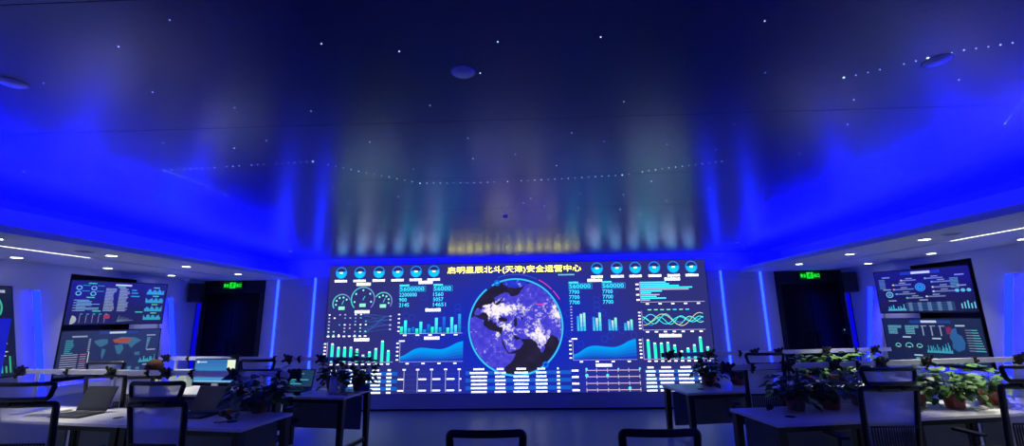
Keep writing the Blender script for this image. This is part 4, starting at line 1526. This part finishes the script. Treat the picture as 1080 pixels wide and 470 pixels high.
# lit monitor on the far left desk
mt = thing('desktop_monitor', 'wide desktop monitor with a light blue screen on the far left desk', 'monitor', (-4.27, 6.46, .75), -ROT)
MB().lo_hi((-.35, -.02, .085), (.35, .02, .42), bev=.006).build('bezel', 'black', mt)
d = D()
d.rect(-.34, .10, .34, .41, lin(56, 128, 190), 18)
d.grad(-.34, .10, .20, .41, lin(70, 150, 205), lin(50, 112, 176), 6, 18.5)
d.rect(-.335, .165, .20, .215, lin(72, 66, 140), 19.5)
d.rect(.205, .16, .335, .405, lin(226, 236, 205, 1.1), 19.5)
d.disc(-.29, .375, .018, lin(225, 240, 250), 19.5, 10)
d.fuzz(-.27, -.14, .375, .016, lin(190, 220, 240), 19.5)
d.rect(-.33, .105, .33, .118, lin(150, 200, 230), 19.5)
d.build('screen', 'display', mt)
MB().lo_hi((-.05, .0, .01), (.05, .02, .10)).build('stand_neck', 'white', mt)
MB().lo_hi((-.13, -.09, 0), (.13, .09, .012), bev=.004).build('stand_foot', 'white', mt)

sc_ = thing('handheld_scanner', 'black handheld scanner with an orange trigger on the near left desk', 'scanner', (-2.80, 4.58, .75), .9)
MB().box((0, .02, .045), (.075, .11, .06), bev=.018).box((0, .075, .05), (.06, .02, .045), bev=.008).build('head', 'black', sc_, True)
MB().tube([(0, 0, .04), (0, -.07, .025), (0, -.15, .02)], [.024, .02, .018], 10).build('grip', 'black', sc_, True)
MB().box((.02, -.03, .062), (.055, .05, .045), bev=.008).build('trigger', 'orange', sc_)
MB().tube([(0, -.15, .02), (-.03, -.2, .008), (-.1, -.21, .008), (-.14, -.16, .008)], .005, 6).build('cable', 'black', sc_, True)

ms = thing('computer_mouse', 'dark computer mouse beside the laptop between the two near left chairs', 'mouse', (-3.86, 4.78, .75), -.2)
MB().ball((0, 0, .012), (.032, .055, .022), 14, 8).build('body', 'black', ms, True)
MB().cyl((-.006, .03, .033), (.006, .03, .033), .008, n=10).build('wheel', 'edge', ms)
bx_ = thing('tissue_pack', 'pinkish brown pack lying by the dark mouse on the near left desk', 'pack', (-3.66, 4.86, .75), .2)
MB().box((0, 0, .02), (.17, .09, .04), bev=.012).build('wrapper', pmat('pink_brown_pack', (.45, .25, .22), .6), bx_, True)
MB().box((0, 0, .042), (.08, .012, .006), bev=.002).build('flap', 'paper', bx_)
pp = thing('paper_stack', 'loose stack of white papers at the left of the near left desk', 'papers', (-4.93, 4.86, .75), .1)
for i in range(6): MB().box((.01 * math.sin(i * 2), .008 * math.cos(i * 3), .003 + i * .005), (.21, .297, .004), Matrix.Rotation(.12 * math.sin(i * 1.7), 3, 'Z')).build('sheet', 'paper', pp)
bk = thing('blue_folder', 'blue folder lying behind the loose papers on the near left desk', 'folder', (-4.52, 5.00, .781), .5)
MB().box((0, 0, .012), (.20, .26, .003), bev=.001).box((0, 0, .002), (.20, .26, .003), bev=.001).box((-.1, 0, .007), (.003, .26, .013)).build('cover', 'bluebox', bk)
MB().box((.004, 0, .007), (.18, .25, .006)).build('pages', 'paper', bk)
bk.location.z = .75
bk.location.x = -5.20
bk.location.y = 5.02

cp = thing('water_jug', 'white lidded jug on the far left desk at the aisle end', 'jug', (-2.36, 6.06, .75))
MB().lathe([(0, 0), (.05, 0), (.055, .02), (.05, .14), (.04, .17), (.042, .18)], 20, cap=False).build('body', 'white', cp, True)
MB().lathe([(.043, .18), (.044, .195), (.02, .205), (0, .207)], 20, cap=False).build('lid', 'edge', cp, True)
MB().tube([(.05, 0, .04), (.095, 0, .06), (.095, 0, .12), (.046, 0, .14)], .008, 8).build('handle', 'white', cp, True)
cu = thing('paper_cup', 'small white paper cup next to the white jug', 'cup', (-2.24, 6.10, .75))
MB().lathe([(0, 0), (.027, 0), (.038, .09), (.041, .092), (.038, .09), (.026, .006), (0, .006)], 18, cap=False).build('cup_wall', 'paper', cu, True)
MB().lathe([(.0265, 0), (.029, .02), (.0285, .02), (.026, 0)], 18, cap=False).build('base_ring', 'edge', cu, True)
nb = thing('notebook', 'thin brown notebook flat on the far left desk before the two plants', 'notebook', (-2.16, 5.96, .75), -.3)
MB().box((0, 0, .009), (.21, .15, .018), bev=.003).build('cover', 'card', nb)
MB().box((.003, 0, .009), (.208, .142, .012)).build('pages', 'paper', nb)
bb = thing('small_carton', 'small blue carton at the aisle corner of the far left desk', 'carton', (-1.99, 6.22, .75), .2)
MB().box((0, 0, .035), (.13, .09, .07), bev=.003).build('body', 'bluebox', bb)
MB().box((0, -.02, .0715), (.13, .045, .003)).box((0, .024, .0715), (.13, .04, .003)).build('flap', 'bluebox', bb)
fb = thing('file_box', 'pale green file box on the far left desk beside the seated person', 'file box', (-4.98, 6.72, .75), -ROT)
MB().lo_hi((-.16, -.05, 0), (.16, .05, .25), bev=.004).build('body', 'green_paper', fb)
MB().cyl((0, -.05, .16), (0, -.054, .16), .022, n=14).build('finger_ring', 'chrome', fb)


# ------------------------------------------------------------------ the seated person, seen from behind
def skin(name, joints, edges, mat, parent=None, sub=2, loc=(0, 0, 0), rz=0.0):
    me = bpy.data.meshes.new(name)
    ks = list(joints)
    me.from_pydata([joints[k][0] for k in ks], [(ks.index(a), ks.index(b)) for a, b in edges], [])
    o = bpy.data.objects.new(name, me)
    col.objects.link(o)
    sm = o.modifiers.new('skin', 'SKIN')
    sm.use_smooth_shade = True
    for i, k in enumerate(ks):
        r = joints[k][1]
        me.skin_vertices[0].data[i].radius = r if isinstance(r, tuple) else (r, r)
    me.skin_vertices[0].data[0].use_root = True
    ss = o.modifiers.new('subdivision', 'SUBSURF')
    ss.levels = ss.render_levels = sub
    bpy.context.view_layer.update()
    new = bpy.data.meshes.new_from_object(o.evaluated_get(bpy.context.evaluated_depsgraph_get()))
    bpy.data.objects.remove(o)
    new.name = name
    new.materials.clear()
    new.materials.append(M[mat])
    for p in new.polygons: p.use_smooth = True
    r = bpy.data.objects.new(name, new)
    col.objects.link(r)
    r.parent = parent
    r.location = loc
    r.rotation_euler.z = rz
    return r


PX, PY = -4.93, 6.02
J = {'pelvis': ((0, .0, .55), (.15, .11)), 'belly': ((0, .01, .66), (.135, .10)), 'chest': ((0, .04, .82), (.155, .105)), 'neckbase': ((0, .07, .93), (.075, .06)), 'neck': ((0, .09, .98), .048), 'chin': ((0, .115, 1.03), (.062, .07)), 'skull': ((0, .12, 1.10), (.076, .092)), 'crown': ((0, .12, 1.165), (.055, .07))}
Ed = [('pelvis', 'belly'), ('belly', 'chest'), ('chest', 'neckbase'), ('neckbase', 'neck'), ('neck', 'chin'), ('chin', 'skull'), ('skull', 'crown')]
for s, n in ((-1, 'l'), (1, 'r')):
    J['hip' + n] = ((s * .09, .04, .54), .085)
    J['knee' + n] = ((s * .11, .40, .52), .06)
    J['ankle' + n] = ((s * .11, .36, .10), .042)
    J['toe' + n] = ((s * .115, .50, .045), .036)
    J['shoulder' + n] = ((s * .165, .06, .885), .058)
    J['elbow' + n] = ((s * .215, .19, .72), .042)
    J['wrist' + n] = ((s * .14, .38, .785), .028)
    J['palm' + n] = ((s * .125, .44, .785), (.034, .018))
    Ed += [('pelvis', 'hip' + n), ('hip' + n, 'knee' + n), ('knee' + n, 'ankle' + n), ('ankle' + n, 'toe' + n), ('chest', 'shoulder' + n), ('shoulder' + n, 'elbow' + n), ('elbow' + n, 'wrist' + n), ('wrist' + n, 'palm' + n)]
    for f, (dx, L) in enumerate(((-.024, .062), (-.008, .074), (.008, .070), (.022, .054))):
        J['f%d%s' % (f, n)] = ((s * .125 + dx, .44 + L * .6, .788), .0085)
        J['t%d%s' % (f, n)] = ((s * .125 + dx, .44 + L, .774), .0075)
        Ed += [('palm' + n, 'f%d%s' % (f, n)), ('f%d%s' % (f, n), 't%d%s' % (f, n))]
    J['th' + n] = ((s * .125 - s * .045, .445, .78), .009)
    Ed += [('palm' + n, 'th' + n)]
person = skin('person', J, Ed, 'skin', None, 2, (PX, PY, 0), -ROT)
tag(person, 'person with brown hair in an olive jacket seated at the far left desk, back turned', 'person')
jk = {k: (J[k][0], tuple(q * 1.13 + .008 for q in J[k][1]) if isinstance(J[k][1], tuple) else J[k][1] * 1.15 + .008) for k in ('belly', 'chest', 'neckbase', 'shoulderl', 'shoulderr', 'elbowl', 'elbowr', 'wristl', 'wristr')}
jk['hem'] = ((0, 0, .56), (.165, .125))
skin('jacket', jk, [('belly', 'chest'), ('belly', 'hem'), ('chest', 'neckbase'), ('chest', 'shoulderl'), ('chest', 'shoulderr'), ('shoulderl', 'elbowl'), ('shoulderr', 'elbowr'), ('elbowl', 'wristl'), ('elbowr', 'wristr')], 'jacket', person)
tz = {'pelvis': ((0, 0, .55), (.162, .12))}
te = []
for n in 'lr':
    for k, e in (('hip', .01), ('knee', .012), ('ankle', .016)): tz[k + n] = (J[k + n][0], J[k + n][1] + e)
    te += [('pelvis', 'hip' + n), ('hip' + n, 'knee' + n), ('knee' + n, 'ankle' + n)]
skin('trousers', tz, te, 'trousers', person)
for s in (-1, 1):
    MB().box((s * .113, .43, .045), (.095, .26, .085), bev=.03).build('shoe', 'shoe', person, True)
# hair: a full cap falling to the nape, open at the face
m = MB()
vs, fs = [], []
NU, NV = 22, 12
for j in range(NV + 1):
    v = j / NV
    for i in range(NU + 1):
        a = math.radians(-215 + 250 * i / NU)
        ph = math.radians(90 - 120 * v)
        low = max(0, v - .55)
        r = .098 + .006 * math.sin(i * 2.3 + j)
        vs.append((r * math.cos(ph if v < .75 else 0) * math.cos(a) * 1.0, .115 + r * 1.12 * math.cos(ph if v < .75 else 0) * math.sin(a) * 1.0, 1.10 + r * math.sin(ph) * 1.0 - low * .26))
for j in range(NV):
    for i in range(NU):
        a = j * (NU + 1) + i
        fs.append((a, a + 1, a + NU + 2, a + NU + 1))
m.add(vs, fs).build('hair', 'hair', person, True)
for s in (-1, 1):
    MB().ball((s * .030, .198, 1.105), .011, 10, 6).build('eye', 'eye', person, True)
    MB().ball((s * .080, .12, 1.085), (.010, .02, .03), 8, 6).build('ear', 'skin', person, True)
MB().tube([(0, .200, 1.11), (0, .215, 1.075), (0, .205, 1.068)], [.008, .012, .008], 8).build('nose', 'skin', person, True)
MB().tube([(-.024, .188, 1.045), (0, .196, 1.043), (.024, .188, 1.045)], [.004, .007, .004], 6).build('mouth', pmat('lips', (.4, .13, .12), .5), person, True)
chair(PX, PY + .06, -ROT + .3, False, 'low black mesh chair under the seated person at the far left desk', False)
